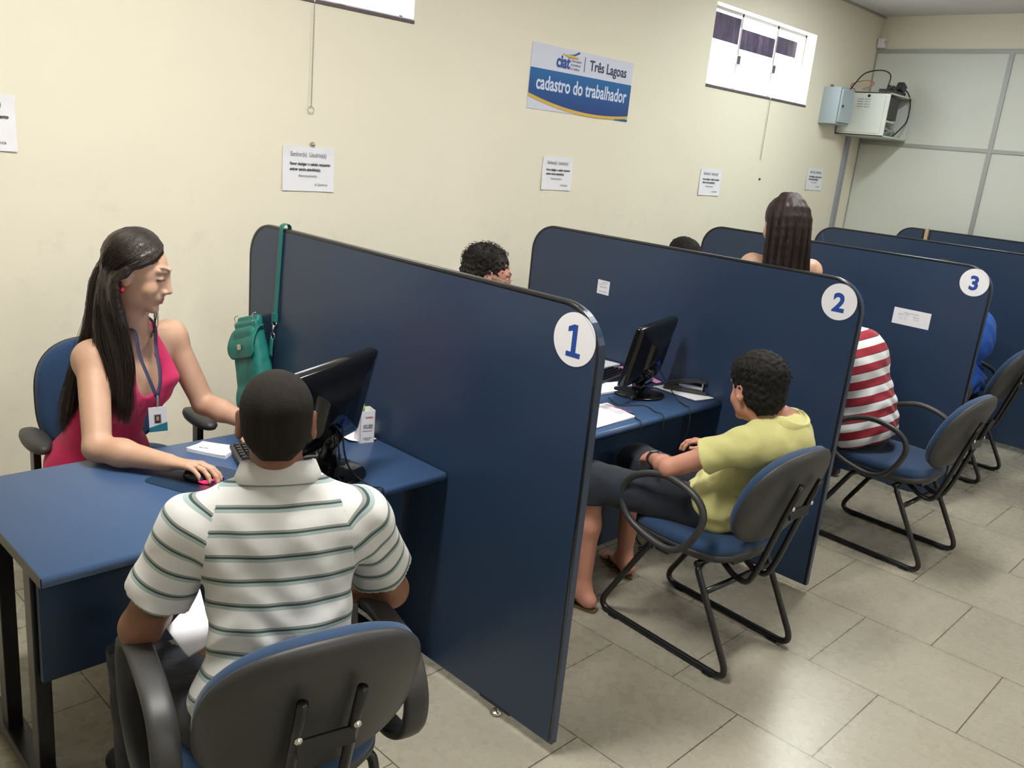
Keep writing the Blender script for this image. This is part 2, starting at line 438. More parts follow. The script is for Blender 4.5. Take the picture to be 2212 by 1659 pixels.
# ------------------------------------------------------------------ desks
DZ = .745
def desk(x0, x1, label, panel_z):
    t = empty('office_desk', ((x0 + x1) / 2, -1.56, 0), 0, label, 'desk')
    w = x1 - x0; ox = (x0 + x1) / 2
    # worktop with rounded (bullnose) long edges, and black edging on the sides
    n = 8; P = []
    ya, yb, zt, zb = .34, -.337, DZ, DZ - .028
    for y, s in ((yb, -1), (ya, 1)):
        for i in range(n + 1):
            a = -math.pi / 2 * s + s * math.pi * i / n if s > 0 else math.pi / 2 + math.pi * i / n
            P.append((y - s * .012 + s * .012 * abs(math.cos(a)), (zt + zb) / 2 + .014 * math.sin(a)))
    extr(MB(), P, -w / 2 + .003, w / 2 - .003, True).build('worktop', 'desk', t)
    for s in (-1, 1): MB().box((s * (w / 2 - .0015) - .0015, yb + .004, zb + .001), (s * (w / 2 - .0015) + .0015, ya - .004, zt - .001)).build('edge_strip', 'edge', t, False)
    MB().box((-w / 2 + .045, -.165, panel_z), (w / 2 - .035, -.147, zb)).build('modesty_panel', 'panel', t, False)
    for s in (-1, 1):
        lx = s * (w / 2 - .055); m = MB()
        m.box((lx - .02, -.135, .04), (lx + .02, -.085, zb), .004); m.box((lx - .02, .13, .04), (lx + .02, .18, zb), .004)
        m.box((lx - .03, -.30, .018), (lx + .03, .30, .052), .006); m.box((lx - .02, -.26, zb - .03), (lx + .02, .26, zb))
        m.build('leg', 'blackmetal', t, False)
        for y in (-.25, .25):
            MB().lathe([(0, 0), (.016, 0), (.018, .01), (.006, .02)], 16, c=(lx, y, 0)).build('leveling_foot', 'rubber', t)
    return t
desk(-1.25, -.018, 'blue office desk in the foreground with the mouse pad and white pen box on it', .36)
desk(.44, D - .018, 'blue office desk behind partition 1, with the stapler and papers on it', .10)
desk(2 * D - 1.25, 2 * D - .018, 'blue office desk mostly hidden behind partition 2', .10)
desk(3 * D - 1.25, 3 * D - .018, 'blue office desk between partitions 3 and 4, nearly all hidden', .10)

# ------------------------------------------------------------------ chairs
def back_fr(yc, zc, lean):
    c, s = math.cos(lean), math.sin(lean)
    return lambda x, y, d: (x, yc + d * c - y * s - .05 * (x / .23) ** 2 * -1 * .6, zc + y * c + d * s)
def visitor_chair(loc, rz, label, wide=False):
    t = empty('visitor_chair', (loc[0], loc[1], 0), rz, label, 'chair', 'blue visitor chairs')
    r = .0125; m = MB()
    for s in (-1, 1):
        x = s * .213
        P = smoothpath([(s * .17, .09, .385), (x, .10, .375), (x, .315, .0135), (x, -.335, .0135), (x, -.13, .375), (s * .17, -.12, .385)], [0, .02, .075, .075, .02, 0], 8)
        m2 = MB().tube(P, r, 12); m2.build('sled_runner', 'blackmetal', t)
        for y in (.22, -.25):
            MB().box((x - .016, y - .02, .001), (x + .016, y + .02, .006), .001).build('glide', 'rubber', t, False)
    m.tube([(-.21, .085, .387), (.21, .085, .387)], r, 10); m.tube([(-.21, -.12, .387), (.21, -.12, .387)], r, 10)
    m.tube([(-.2, -.175, .30), (.2, -.175, .30)], r * .9, 10)
    m.box((-.09, -.2, .385), (.09, .15, .40), .002); m.build('under_frame', 'blackmetal', t)
    so = superell(.475, .47, 3.4)
    fr = lambda x, y, d: (x * (1 - .06 * (y < 0) * abs(y) / .23), y + .005, .43 + d - .02 * max(0, (y - .12) / .12) ** 2 - .018 * max(0, (-y - .15) / .1) ** 2 * -.2)
    MB().pad(so, [(.80, -.03), (.95, -.022), (1.0, -.004), (1.0, .008), (.97, .012)], fr).build('seat_shell', 'blackplastic', t)
    MB().pad(so, [(.95, .004), (.995, .012), (.995, .03), (.96, .046), (.86, .056), (.6, .06), (.25, .056), (.02, .055)], fr).build('seat', 'chairblue', t)
    bo = superell(.47, .41, 2.5)
    fb = back_fr(-.308, .685, .34)
    MB().pad(bo, [(.02, -.028), (.5, -.028), (.86, -.024), (.97, -.012), (1.0, .0), (.99, .006)], fb).build('back_shell', 'blackplastic', t)
    MB().pad(bo, [(.97, 0), (.985, .008), (.975, .026), (.92, .038), (.75, .046), (.4, .048), (.02, .048)], fb).build('backrest', 'chairblue', t)
    for s in (-1, 1):
        x = s * .060
        P = smoothpath([(x, -.388, .765), (x, -.345, .63), (x, -.282, .40), (x, -.250, .325), (x, -.19, .33), (x, -.10, .388)], [0, .05, .05, .05, .04, 0], 7)
        MB().tube(P, .0115, 10).build('back_bar', 'blackmetal', t)
        MB().lathe([(0, 0), (.009, 0), (.008, .004), (0, .005)], 16, c=(x, -.371, .672), R=Matrix.Rotation(math.pi / 2, 3, 'X')).build('bolt', 'chrome', t)
    MB().box((-.06, -.366, .625), (.06, -.357, .660), .002, Matrix.Rotation(-.3, 3, 'X'), (0, -.362, .64)).build('back_plate', 'blackmetal', t, False)
    for s in (-1, 1):
        x = s * .268
        P = spline([(x, .03, .422), (x, .17, .465), (x, .222, .545), (x, .18, .635), (x, .04, .69), (x, -.10, .665), (x, -.155, .60), (x, -.13, .51), (x, -.065, .435)], 7, True)
        if wide:
            P = spline([(x, .04, .415), (x, .15, .47), (x, .185, .56), (x, .17, .63), (x, .08, .672), (x, -.06, .678), (x, -.17, .655), (x, -.225, .58), (x, -.215, .49), (x, -.13, .425)], 7, True)
            MB().tube(P, [.014] * len(P), 14, closed=True, flat=((1, 0, 0), 2.1)).build('armrest', 'blackplastic', t)
        else: MB().tube(P, .0135, 12, closed=True).build('armrest', 'blackplastic', t)
        MB().box((min(x, s * .15), -.03, .398), (max(x, s * .15), .03, .41), .002).build('arm_bracket', 'blackmetal', t, False)
    return t
visitor_chair((-.900, -2.293), math.radians(-13), 'blue visitor chair with wide black arms in the foreground, under the striped-polo sitter', True)
visitor_chair((1.012, -2.290), math.radians(-4.5), 'blue visitor chair under the boy in the yellow polo shirt')
visitor_chair((2.575, -2.40), math.radians(-3), 'blue visitor chair behind partition 2, under the red and white striped sitter')
visitor_chair((4.24, -2.15), math.radians(0), 'blue visitor chair behind partition 3, cut by the right edge of the photo')

def swivel_chair(loc, rz, label):
    t = empty('swivel_chair', (loc[0], loc[1], 0), rz, label, 'chair', 'blue swivel chairs')
    so = superell(.49, .47, 3.2)
    fr = lambda x, y, d: (x, y, .47 + d)
    MB().pad(so, [(.8, -.03), (.96, -.02), (1, 0), (.98, .01)], fr).build('seat_shell', 'blackplastic', t)
    MB().pad(so, [(.97, .004), (1, .015), (.99, .035), (.93, .05), (.7, .058), (.3, .056), (.02, .055)], fr).build('seat', 'chairblue', t)
    bo = superell(.46, .44, 2.8); fb = back_fr(-.25, .735, .10)
    MB().pad(bo, [(.02, -.026), (.86, -.024), (.97, -.012), (1.0, .0), (1., .008)], fb).build('back_shell', 'blackplastic', t)
    MB().pad(bo, [(.985, .006), (.99, .014), (.97, .034), (.90, .046), (.6, .05), (.02, .05)], fb).build('backrest', 'chairblue', t)
    MB().box((-.035, -.31, .42), (.035, -.285, .74), .004).box((-.035, -.31, .42), (.035, 0, .435), .004).build('back_bar', 'blackmetal', t, False)
    m = MB().lathe([(0, .10), (.03, .10), (.03, .26), (.018, .27), (.018, .44), (0, .44)], 20)
    m.build('gas_column', 'blackmetal', t)
    m = MB()
    for k in range(5):
        a = 2 * math.pi * k / 5 + .3; c, s = math.cos(a), math.sin(a)
        m.tube([(.02 * c, .02 * s, .12), (.15 * c, .15 * s, .105), (.27 * c, .27 * s, .07)], [.024, .02, .014], 10)
    m.build('star_base', 'blackplastic', t)
    for k in range(5):
        a = 2 * math.pi * k / 5 + .3; c, s = math.cos(a), math.sin(a)
        MB().lathe([(0, -.022), (.022, -.02), (.026, -.008), (.026, .008), (.022, .02), (0, .022)], 20, c=(.27 * c, .27 * s, .0262), R=Matrix.Rotation(math.pi / 2, 3, 'X') ).build('caster', 'rubber', t)
    for s in (-1, 1):
        x = s * .285
        MB().box((x - .012, -.02, .40), (x + .012, .03, .655), .005).box((min(x, s * .12), -.02, .40), (max(x, s * .12), .03, .412), .003).build('arm_post', 'blackmetal', t, False)
        pr = [(.55, -.016), (.92, -.012), (1, 0), (.95, .012), (.75, .02), (.3, .023), (.02, .023)]
        MB().pad(superell(.085, .25, 2.3), pr, lambda X, Y, d, x=x: (x + X, Y + .02, .668 + d + .012 * (Y > .05) * 0)).build('armrest', 'blackplastic', t)
    return t
swivel_chair((-.62, -.78), math.radians(176), 'blue swivel chair with black armrests behind the foreground desk')
swivel_chair((.83, -.80), math.radians(180), 'blue swivel chair hidden behind partition 1')
swivel_chair((2.5, -.75), math.radians(180), 'blue swivel chair hidden behind partition 2')
# ------------------------------------------------------------------ organic shapes: blended solids turned into one surface
def A(*p): return np.array(p, dtype=float)
def unit(v): v = np.asarray(v, float); return v / np.linalg.norm(v)
def smin(a, b, k):
    h = np.clip(.5 + .5 * (b - a) / k, 0, 1); return b + (a - b) * h - k * h * (1 - h)
def cap(a, b, ra, rb=None, k=.02, flat=None, op='+'):
    a = A(*a); b = A(*b); rb = ra if rb is None else rb
    d = b - a; dd = max(d @ d, 1e-9); fd, fs = (unit(flat[0]), flat[1]) if flat else (None, 1)
    def fn(P):
        q = P - a; t = np.clip(q @ d / dd, 0, 1); q = q - t[..., None] * d
        if fd is not None: q = q + (q @ fd)[..., None] * fd * (1 / fs - 1)
        v = np.sqrt((q * q).sum(-1)) - (ra + t * (rb - ra))
        return v * (fs if fs < 1 else 1) if fd is not None else v
    m = max(ra, rb)
    return (fn, np.minimum(a, b) - m, np.maximum(a, b) + m, k, op)
def ell(c, r, R=None, k=.03, op='+'):
    c = A(*c); r = A(*r); R = np.eye(3) if R is None else np.asarray(R, float)   # rows: local axes
    def fn(P):
        q = (P - c) @ R.T / r; k0 = np.sqrt((q * q).sum(-1)) + 1e-9; k1 = np.sqrt(((q / r) ** 2).sum(-1)) + 1e-9
        return k0 * (k0 - 1) / k1
    e = np.abs(R.T) @ r
    return (fn, c - e, c + e, k, op)
def rbox(fr0, half, R, r, k=.01, taper=0):
    """rounded box; taper widens it towards negative local v"""
    c = A(*fr0); half = A(*half)
    def fn(P):
        q = (P - c) @ R.T; s = 1 - taper * q[..., 1] / half[1]; q = np.stack([q[..., 0] / s, q[..., 1], q[..., 2] / s], -1); d = np.abs(q) - (half - r)
        return np.sqrt((np.maximum(d, 0) ** 2).sum(-1)) + np.minimum(d.max(-1), 0) - r
    e = np.abs(R.T) @ (half * (1 + abs(taper))); return (fn, c - e, c + e, k, '+')
def plane(p, n, op='&', k=.002):
    """keep the side n points away from"""
    p = A(*p); n = unit(n); return (lambda P: (P - p) @ n, None, None, k, op)
def evalf(prims, P, inflate=0):
    f = np.full(P.shape[:-1], 1.0)
    for fn, lo, hi, k, op in prims:
        d = fn(P)
        if op == '+': f = smin(f, d, k)
        elif op == '-': f = -smin(-f, d, k)
        elif op == '&': f = -smin(-f, -d, k)
    return f - inflate
def nets(f, lo, h):
    s = f < 0; nx, ny, nz = f.shape
    c = [s[i:nx - 1 + i, j:ny - 1 + j, k:nz - 1 + k] for i in (0, 1) for j in (0, 1) for k in (0, 1)]
    tot = sum(x.astype(np.int8) for x in c); act = (tot > 0) & (tot < 8)
    idx = np.argwhere(act)
    if len(idx) == 0: return np.zeros((0, 3)), np.zeros((0, 4), int)
    I, J, K = idx.T; pos = np.zeros((len(idx), 3)); cnt = np.zeros(len(idx))
    off = [(i, j, k) for i in (0, 1) for j in (0, 1) for k in (0, 1)]
    val = {o: f[I + o[0], J + o[1], K + o[2]] for o in off}
    for o in off:
        for ax in range(3):
            if o[ax] == 0:
                o2 = list(o); o2[ax] = 1; o2 = tuple(o2); a, b = val[o], val[o2]; m = (a < 0) != (b < 0)
                t = np.where(m, a / np.where(m, a - b, 1), 0); e = np.array(o, float)[None].repeat(len(idx), 0); e[:, ax] = t
                pos[m] += e[m]; cnt[m] += 1
    V = (idx + pos / cnt[:, None]) * h + lo
    id3 = np.full(act.shape, -1, np.int32); id3[I, J, K] = np.arange(len(idx)); F = []
    for ax in range(3):
        a1, a2 = [(1, 2), (2, 0), (0, 1)][ax]
        sl0 = [slice(None)] * 3; sl1 = [slice(None)] * 3; sl0[ax] = slice(0, -1); sl1[ax] = slice(1, None)
        e0, e1 = s[tuple(sl0)], s[tuple(sl1)]; ch = e0 != e1
        ii = np.argwhere(ch); sg = e0[ch]
        ok = (ii[:, a1] > 0) & (ii[:, a2] > 0) & (ii[:, a1] < act.shape[a1]) & (ii[:, a2] < act.shape[a2]) & (ii[:, ax] < act.shape[ax])
        ii, sg = ii[ok], sg[ok]; q = []
        for d1, d2 in ((-1, -1), (0, -1), (0, 0), (-1, 0)):
            w = ii.copy(); w[:, a1] += d1; w[:, a2] += d2; q.append(id3[w[:, 0], w[:, 1], w[:, 2]])
        q = np.stack(q, 1); q[~sg] = q[~sg][:, ::-1]; F.append(q[(q >= 0).all(1)])
    return V, np.concatenate(F)
def sample(prims, lo, hi, h, inflate=0, disp=None):
    lo = np.asarray(lo, float); n = np.ceil((np.asarray(hi) - lo) / h).astype(int) + 1
    f = np.full(tuple(n), 1.0, np.float32)
    for fn, a, b, k, op in prims:
        if a is None: sl = (slice(None),) * 3; i0 = np.zeros(3, int); i1 = n
        else:
            m = 2.0 * k + 4 * h + inflate * 2
            i0 = np.clip(np.floor((a - m - lo) / h).astype(int), 0, n); i1 = np.clip(np.ceil((b + m - lo) / h).astype(int) + 1, 0, n)
            if (i1 <= i0).any(): continue
            sl = tuple(slice(x, y) for x, y in zip(i0, i1))
        g = [lo[t] + np.arange(i0[t], i1[t]) * h for t in range(3)]
        P = np.stack(np.meshgrid(*g, indexing='ij'), -1)
        d = fn(P) - (inflate if op == '+' else 0); cur = f[sl]
        if op == '+': f[sl] = smin(cur, d, k)
        elif op == '-': f[sl] = -smin(-cur, d, k)
        else: f[sl] = -smin(-cur, -d, k)
    if disp is not None:
        g = [lo[t] + np.arange(n[t]) * h for t in range(3)]
        near = np.abs(f) < .03; P = np.stack(np.meshgrid(*g, indexing='ij'), -1)[near]
        f[near] += disp(P)
    return f, lo
def solid(name, prims, mat, parent=None, h=.005, fine=(), inflate=0, disp=None, attr=None, bounds=None, smooth=2):
    los = [p[1] for p in prims if p[1] is not None and p[4] == '+']; his = [p[2] for p in prims if p[2] is not None and p[4] == '+']
    m = inflate + .02
    if bounds is None: lo, hi = np.min(los, 0) - m, np.max(his, 0) + m
    else: lo, hi = map(np.asarray, bounds)
    f, lo = sample(prims, lo, hi, h, inflate, disp); V, F = nets(f, lo, h); VV = [V]; FF = []
    keep = np.ones(len(F), bool); cen = V[F].mean(1)
    for (a, b, hh) in fine:
        a, b = np.asarray(a), np.asarray(b); mm = h * .6
        keep &= ~((cen > a + mm) & (cen < b - mm)).all(1)
    FF.append(F[keep]); k = len(V)
    for (a, b, hh) in fine:
        f2, l2 = sample(prims, np.asarray(a), b, hh, inflate, disp); V2, F2 = nets(f2, l2, hh); VV.append(V2); FF.append(F2 + k); k += len(V2)
    V = np.concatenate(VV); F = np.concatenate(FF)
    for _ in range(smooth):   # light smoothing
        acc = np.zeros_like(V); cn = np.zeros(len(V))
        for a, b in ((0, 1), (1, 2), (2, 3), (3, 0)):
            np.add.at(acc, F[:, a], V[F[:, b]]); np.add.at(acc, F[:, b], V[F[:, a]]); np.add.at(cn, F[:, a], 1); np.add.at(cn, F[:, b], 1)
        ok = cn > 7; V = V.copy(); V[ok] = V[ok] * .5 + .5 * acc[ok] / cn[ok, None]
    me = bpy.data.meshes.new(name); me.vertices.add(len(V)); me.vertices.foreach_set('co', V.astype(np.float32).ravel())
    me.loops.add(len(F) * 4); me.loops.foreach_set('vertex_index', F.astype(np.int32).ravel())
    me.polygons.add(len(F)); me.polygons.foreach_set('loop_start', np.arange(0, len(F) * 4, 4, dtype=np.int32))
    try: me.polygons.foreach_set('loop_total', np.full(len(F), 4, np.int32))
    except Exception: pass
    me.update(calc_edges=True); me.validate()
    me.polygons.foreach_set('use_smooth', np.ones(len(me.polygons), bool))
    me.materials.append(M[mat] if isinstance(mat, str) else mat)
    if attr:
        for an, fn in attr.items():
            v = fn(V); 
            if v.ndim == 1:
                at = me.attributes.new(an, 'FLOAT', 'POINT'); at.data.foreach_set('value', v.astype(np.float32))
            else:
                at = me.attributes.new(an, 'FLOAT_COLOR', 'POINT'); at.data.foreach_set('color', v.astype(np.float32).ravel())
    # drop loose vertices
    bm = bmesh.new(); bm.from_mesh(me); bmesh.ops.delete(bm, geom=[v for v in bm.verts if not v.link_faces], context='VERTS'); bm.to_mesh(me); bm.free()
    o = bpy.data.objects.new(name, me); COL.objects.link(o)
    if parent:
        o.parent = parent; o.matrix_parent_inverse = parent_inv(parent)
    return o
def parent_inv(p):
    def wm(q):
        m = Matrix.LocRotScale(q.location, q.rotation_euler, q.scale)
        return wm(q.parent) @ q.matrix_parent_inverse @ m if q.parent else m
    return wm(p).inverted()
def wparent(o, p):
    o.parent = p; o.matrix_parent_inverse = parent_inv(p); return o
def frame(fwd, up=(0, 0, 1)):
    f = unit(fwd); r = unit(np.cross(f, up)); u = np.cross(r, f); return r, f, u       # right, forward, up (of the body)
def wob(P, s, a, seed=0):
    """cheap smooth noise made of sines"""
    x, y, z = P[:, 0] * s, P[:, 1] * s, P[:, 2] * s
    return a * (np.sin(x * 1.3 + 2.1 * np.sin(y * .9 + seed)) + np.sin(y * 1.7 + 1.7 * np.sin(z * 1.1 + seed * 2)) + np.sin(z * 1.5 + 1.9 * np.sin(x * 1.2 + 1.3 + seed))) / 3

# ---- head: local axes r (right), f (forward), u (up); c = centre of the skull at eye level
def head_prims(c, fwd, up=(0, 0, 1), s=1.0, fem=False, ears=True, lids=False):
    r, f, u = frame(fwd, up); c = A(*c); R = np.stack([r, f, u])
    def L(x, y, z): return c + s * (x * r + y * f + z * u)
    q = []
    q.append(ell(L(0, -.016, .038), A(.074, .094, .082) * s, R, .02))
    q.append(ell(L(0, .012, .01), A(.068, .078, .072) * s, R, .02))
    jw = .050 if fem else .055
    q.append(ell(L(0, .030, -.052), A(jw, .056, .058) * s, R, .025))
    q.append(ell(L(0, .075, -.095), A(.020, .018, .015) * s, R, .020))
    for t in (-1, 1):
        q.append(ell(L(t * .036, .058, -.030), A(.022, .02, .026) * s, R, .018))      # cheek
        q.append(cap(L(t * .012, .089, .036), L(t * .046, .074, .036), .0055 * s, .005 * s, .018))   # brow
        q.append(ell(L(t * .031, .097, .013), A(.016, .013, .0115) * s, R, .014, '-'))     # eye socket
        if lids:
            q.append(ell(L(t * .031, .0735, .012), A(.0160, .0145, .0120) * s, R, .004))
        es = .82 if fem else 1.0; eo = -.008 if fem else 0
        if ears:
            q.append(cap(L(t * .070, -.002, -.018), L(t * .071, -.004, .005), .010 * s, .010 * s, .008))
            q.append(ell(L(t * .0785, -.013 + eo, .002), A(.0065, .019, .031) * s * es, np.stack([unit(r * t * .93 - f * .38), unit(f * .93 + r * t * .38), u]), .006))
            q.append(ell(L(t * .0775, -.006, -.022), A(.006, .010, .012) * s, R, .008))
            q.append(ell(L(t * .0845, -.008 + eo, .002), A(.005, .0105, .018) * s * es, np.stack([unit(r * t * .93 - f * .38), unit(f * .93 + r * t * .38), u]), .004, '-'))
    q.append(cap(L(0, .078, .026), L(0, .088, -.030), .012 * s, .015 * s, .012)); q.append(cap(L(0, .088, .022), L(0, .108, -.026), .0068 * s, .0098 * s, .012))    # nose
    for t in (-1, 1):
        q.append(ell(L(t * .0115, .095, -.031), A(.0082, .0105, .0075) * s, R, .006))
        q.append(ell(L(t * .0065, .100, -.0405), A(.0026, .0042, .0025) * s, R, .002, '-'))
    q.append(ell(L(0, .077, -.055), A(.028, .018, .020) * s, R, .018))                # muzzle
    for t in (-1, 1):
        q.append(cap(L(0, .0945, -.0565), L(t * .022, .0825, -.0595), .0042 * s, .0024 * s, .005))
        q.append(cap(L(0, .0925, -.0665), L(t * .020, .082, -.062), .0055 * s, .003 * s, .005))
    q.append(cap(L(-.021, .0965, -.0612), L(.021, .0965, -.0612), .0011 * s, k=.002, op='-'))
    return q, L, (r, f, u)
def skin_attr(L, ax, c, s, brow=(.035, .02, .015), lip=(.42, .12, .11), base=None, stubble=0, lash=False):
    r, f, u = ax; c = A(*c)
    def fn(V):
        q = (V - c) / s; x, y, z = q @ r, q @ f, q @ u; ax_ = np.abs(x)
        col = np.ones((len(V), 4)); 
        def blend(m, k): 
            m = np.clip(m, 0, 1)[:, None]; col[:, :3] = col[:, :3] * (1 - m) + np.array(k) * m
        face = (y > .05) & (np.abs(z) < .13)
        base_ = np.array(base)
        lipm = np.clip(1.3 - np.hypot(x / .024, (z + .062) / .0095) ** 3, 0, 1) * (y > .078); blend(lipm * .8, np.array(lip) / base_)
        zz = .0375 + .0055 * np.sin(np.clip((ax_ - .010) / .042, 0, 1) * 2.6)
        bm = np.clip(1.4 - (np.abs(z - zz) / (.0048 - .045 * np.clip(ax_ - .03, 0, .05))) ** 2, 0, 1) * np.clip((ax_ - .009) / .004, 0, 1) * np.clip((.052 - ax_) / .006, 0, 1) * (y > .045); blend(bm * .93, np.array(brow) / base_)
        if lash:
            e = np.hypot((ax_ - .031) / .0155, (z - .0125) / .0095)
            lm = np.clip(1.5 - np.abs(z - (.0052 + 6.0 * (ax_ - .031) ** 2)) / .0024, 0, 1) * (np.abs(ax_ - .031) < .0155) * (y > .055); blend(lm * .95, np.array((.02, .012, .01)) / base_)
            blend(np.clip(1 - e, 0, 1) * .25, (.6, .5, .5))
        return col
    return fn
def skin_mat(name, col, rough=.5):
    t = NT(name); a = t.node('ShaderNodeAttribute', attribute_name='Col'); n = t.noise(22, 5, .6); c = srgb(col)
    b = t.mix(n, tuple(x * .90 for x in c), tuple(min(1, x * 1.08) for x in c))
    cc = t.mix(1.0, b, a.outputs['Color'], 'MULTIPLY')
    t.bump(t.noise(420, 2), .10, .0006)
    t.fin(cc, rough); t.b.inputs['Subsurface Weight'].default_value = .08; t.b.inputs['Subsurface Radius'].default_value = (.01, .004, .002)
    t.b.inputs['Subsurface Scale'].default_value = .6
    return t.m
# ---- hand
def hand(wr, d, n, thumb, curl=.5, s=1.0, curls=None, spread=.12, tcurl=.35, tips=None):
    """wr wrist centre, d direction to fingers, n back-of-hand normal, thumb = +1 if thumb lies towards d x n"""
    wr = A(*wr); d = unit(d); n = unit(np.asarray(n, float) - d * (np.asarray(n, float) @ d)); a = np.cross(d, n) * thumb; q = []; ends = []
    q.append(cap(wr - d * .015 * s, wr + d * .012 * s, .0245 * s, .025 * s, .012, (n, .74)))
    lat = [.027, .009, -.009, -.025]; ln = [.070, .078, .072, .056]; rr = [.0082, .0085, .008, .0071]; pl = [.086, .089, .084, .076]
    for i in range(4):
        kn = wr + s * (d * pl[i] + a * lat[i] + n * (.004 if i in (1, 2) else .001))
        q.append(cap(wr + s * (d * .014 + a * lat[i] * .55), kn, .0135 * s, .0112 * s, .010, (n, .85)))
        c = curls[i] if curls else curl; p = kn; ang = .15 + c * .35; dirb = unit(d + a * spread * (1.2 - i * .8)); L_ = ln[i]
        for j, fr_ in enumerate((.46, .30, .24)):
            v = unit(dirb * math.cos(ang) - n * math.sin(ang)); p2 = p + v * L_ * fr_ * s
            q.append(cap(p, p2, (rr[i] - .0006 * j) * s, (rr[i] - .0006 * (j + 1)) * s, .0035 if j else .006)); p = p2; ang += c * (.95 if j == 0 else .7)
        ends.append((p, v, i))
    t0 = wr + s * (d * .022 + a * .022 - n * .006); t1 = wr + s * (d * .052 + a * .043 - n * (.012 + tcurl * .01))
    t2 = t1 + s * .032 * unit(d * .85 + a * (.45 - tcurl) - n * tcurl * .6); t3 = t2 + s * .026 * unit(d * .95 + a * (.1 - tcurl * .8) - n * tcurl * .7)
    q += [cap(t0, t1, .0145 * s, .0115 * s, .012), cap(t1, t2, .0105 * s, .0095 * s, .004), cap(t2, t3, .0095 * s, .0078 * s, .003)]
    ends.append((t3, unit(t3 - t2), 4))
    return q, ends, (d, n, a)
def nails(ends, ax, mat, parent, s=1.0, h=.0006):
    d, n, a = ax
    for p, v, i in ends:
        nn = unit(n - v * (n @ v)); 
        if i == 4: nn = unit(nn * .6 + a * .8); nn = unit(nn - v * (nn @ v))
        c = p + nn * .0048 * s + v * .002; sd = np.cross(v, nn)
        w = [.0052, .0054, .005, .0044, .006][i] * s
        solid('fingernail', [ell(c, (w, .0068 * s, .0022), np.stack([sd, v, nn]), .001)], mat, parent, .0009, smooth=1)
def foot(an, toe_dir, s=1.0, flat=0):
    """ankle position, toe direction"""
    an = A(*an); d = unit(A(toe_dir[0], toe_dir[1], 0)); a = A(d[1], -d[0], 0); z = A(0, 0, 1); g = an.copy(); g[2] = flat
    q = [cap(g - d * .035 + z * .032, an, .030 * s, .034 * s, .03), ell(g - d * .04 + z * .027, (.031, .034, .026), np.stack([a, d, z]), .02),
         cap(g + d * .01 + z * .045, g + d * .105 + z * .022, .034 * s, .022 * s, .03, (a, 1.15)), cap(g + d * .09 + a * .015 + z * .016, g + d * .13 + a * .012 + z * .013, .018, .013, .01)]
    for i, (l, w) in enumerate(((.172, .022), (.170, .006), (.163, -.007), (.154, -.019), (.143, -.029))):
        q.append(cap(g + d * (.115 - .004 * i) + a * w * .9 + z * .014, g + d * l + a * w + z * .010, .011, .0095 if i == 0 else .0075, .005))
    return q
def limb(a, b, r0, r1, mid=None, k=.025):
    a, b = A(*a), A(*b)
    if mid is None: return [cap(a, b, r0, r1, k)]
    m = a * (1 - mid[0]) + b * mid[0]; return [cap(a, m, r0, mid[1], k), cap(m, b, mid[1], r1, k)]
def strands(name, paths, mat, parent, r=.0007, taper=True):
    cu = bpy.data.curves.new(name, 'CURVE'); cu.dimensions = '3D'; cu.bevel_depth = r; cu.bevel_resolution = 0; cu.resolution_u = 1
    for P in paths:
        sp = cu.splines.new('POLY'); sp.points.add(len(P) - 1)
        co = np.ones((len(P), 4)); co[:, :3] = P; sp.points.foreach_set('co', co.ravel())
        rad = np.ones(len(P)); 
        if taper: rad *= np.clip(np.linspace(4, .25, len(P)), 0, 1)
        sp.points.foreach_set('radius', rad)
    cu.materials.append(M[mat])
    tmp = bpy.data.objects.new(name, cu); COL.objects.link(tmp); dg = bpy.context.evaluated_depsgraph_get()
    me = bpy.data.meshes.new_from_object(tmp.evaluated_get(dg)); bpy.data.objects.remove(tmp); me.name = name
    o = bpy.data.objects.new(name, me); COL.objects.link(o); wparent(o, parent); return o
def polyline(P, n):
    P = np.asarray(P, float); out = np.array([tuple(v) for v in spline(P, 6)]); L = np.r_[0, np.cumsum(np.linalg.norm(np.diff(out, axis=0), axis=1))]
    t = np.linspace(0, L[-1], n); return np.stack([np.interp(t, L, out[:, i]) for i in range(3)], 1)
def hair_mat(name, c0, c1, rough=.38, sp=.5):
    t = NT(name); n = t.noise(60, 4, .6, t.scaled(t.obj(), (1, 1, .12))); t.fin(t.mix(n, c0, c1), rough); t.b.inputs['Specular IOR Level'].default_value = sp
    t.bump(t.noise(500, 2, .5, t.scaled(t.obj(), (1, 1, .05))), .5, .002); return t.m
def collar(name, c, fwd, up, r0, mat, parent, hgt=.035, gap=.5, ell_=1.15, drop=.0):
    """a turned-down polo collar around the neck centre c"""
    r, f, u = frame(fwd, up); c = A(*c); N = 48; prof = [(.0, .0), (-.004, hgt * .55), (.0, hgt), (.007, hgt * .96), (.015, hgt * .45), (.023, -.002), (.021, -.004), (.012, hgt * .4), (.004, hgt * .80)]
    V = []; F = []; m = len(prof)
    for i in range(N + 1):
        a = -math.pi / 2 + gap + (2 * math.pi - 2 * gap) * i / N + math.pi; fr_ = (math.cos(a), math.sin(a))
        front = max(0, math.sin(a))
        for dr, z in prof:
            R_ = r0 + dr * (1 + .5 * front)
            V.append(c + r * fr_[0] * R_ * ell_ + f * fr_[1] * R_ + u * (z - drop * front))
    for i in range(N):
        for j in range(m): F.append((i * m + j, i * m + (j + 1) % m, (i + 1) * m + (j + 1) % m, (i + 1) * m + j))
    F.append(tuple(range(m))); F.append(tuple(N * m + j for j in range(m))[::-1])
    o = mobj(name, V, F, mat, None, True); wparent(o, parent)
    bm = bmesh.new(); bm.from_mesh(o.data); bmesh.ops.recalc_face_normals(bm, faces=bm.faces[:]); bm.to_mesh(o.data); bm.free(); return o
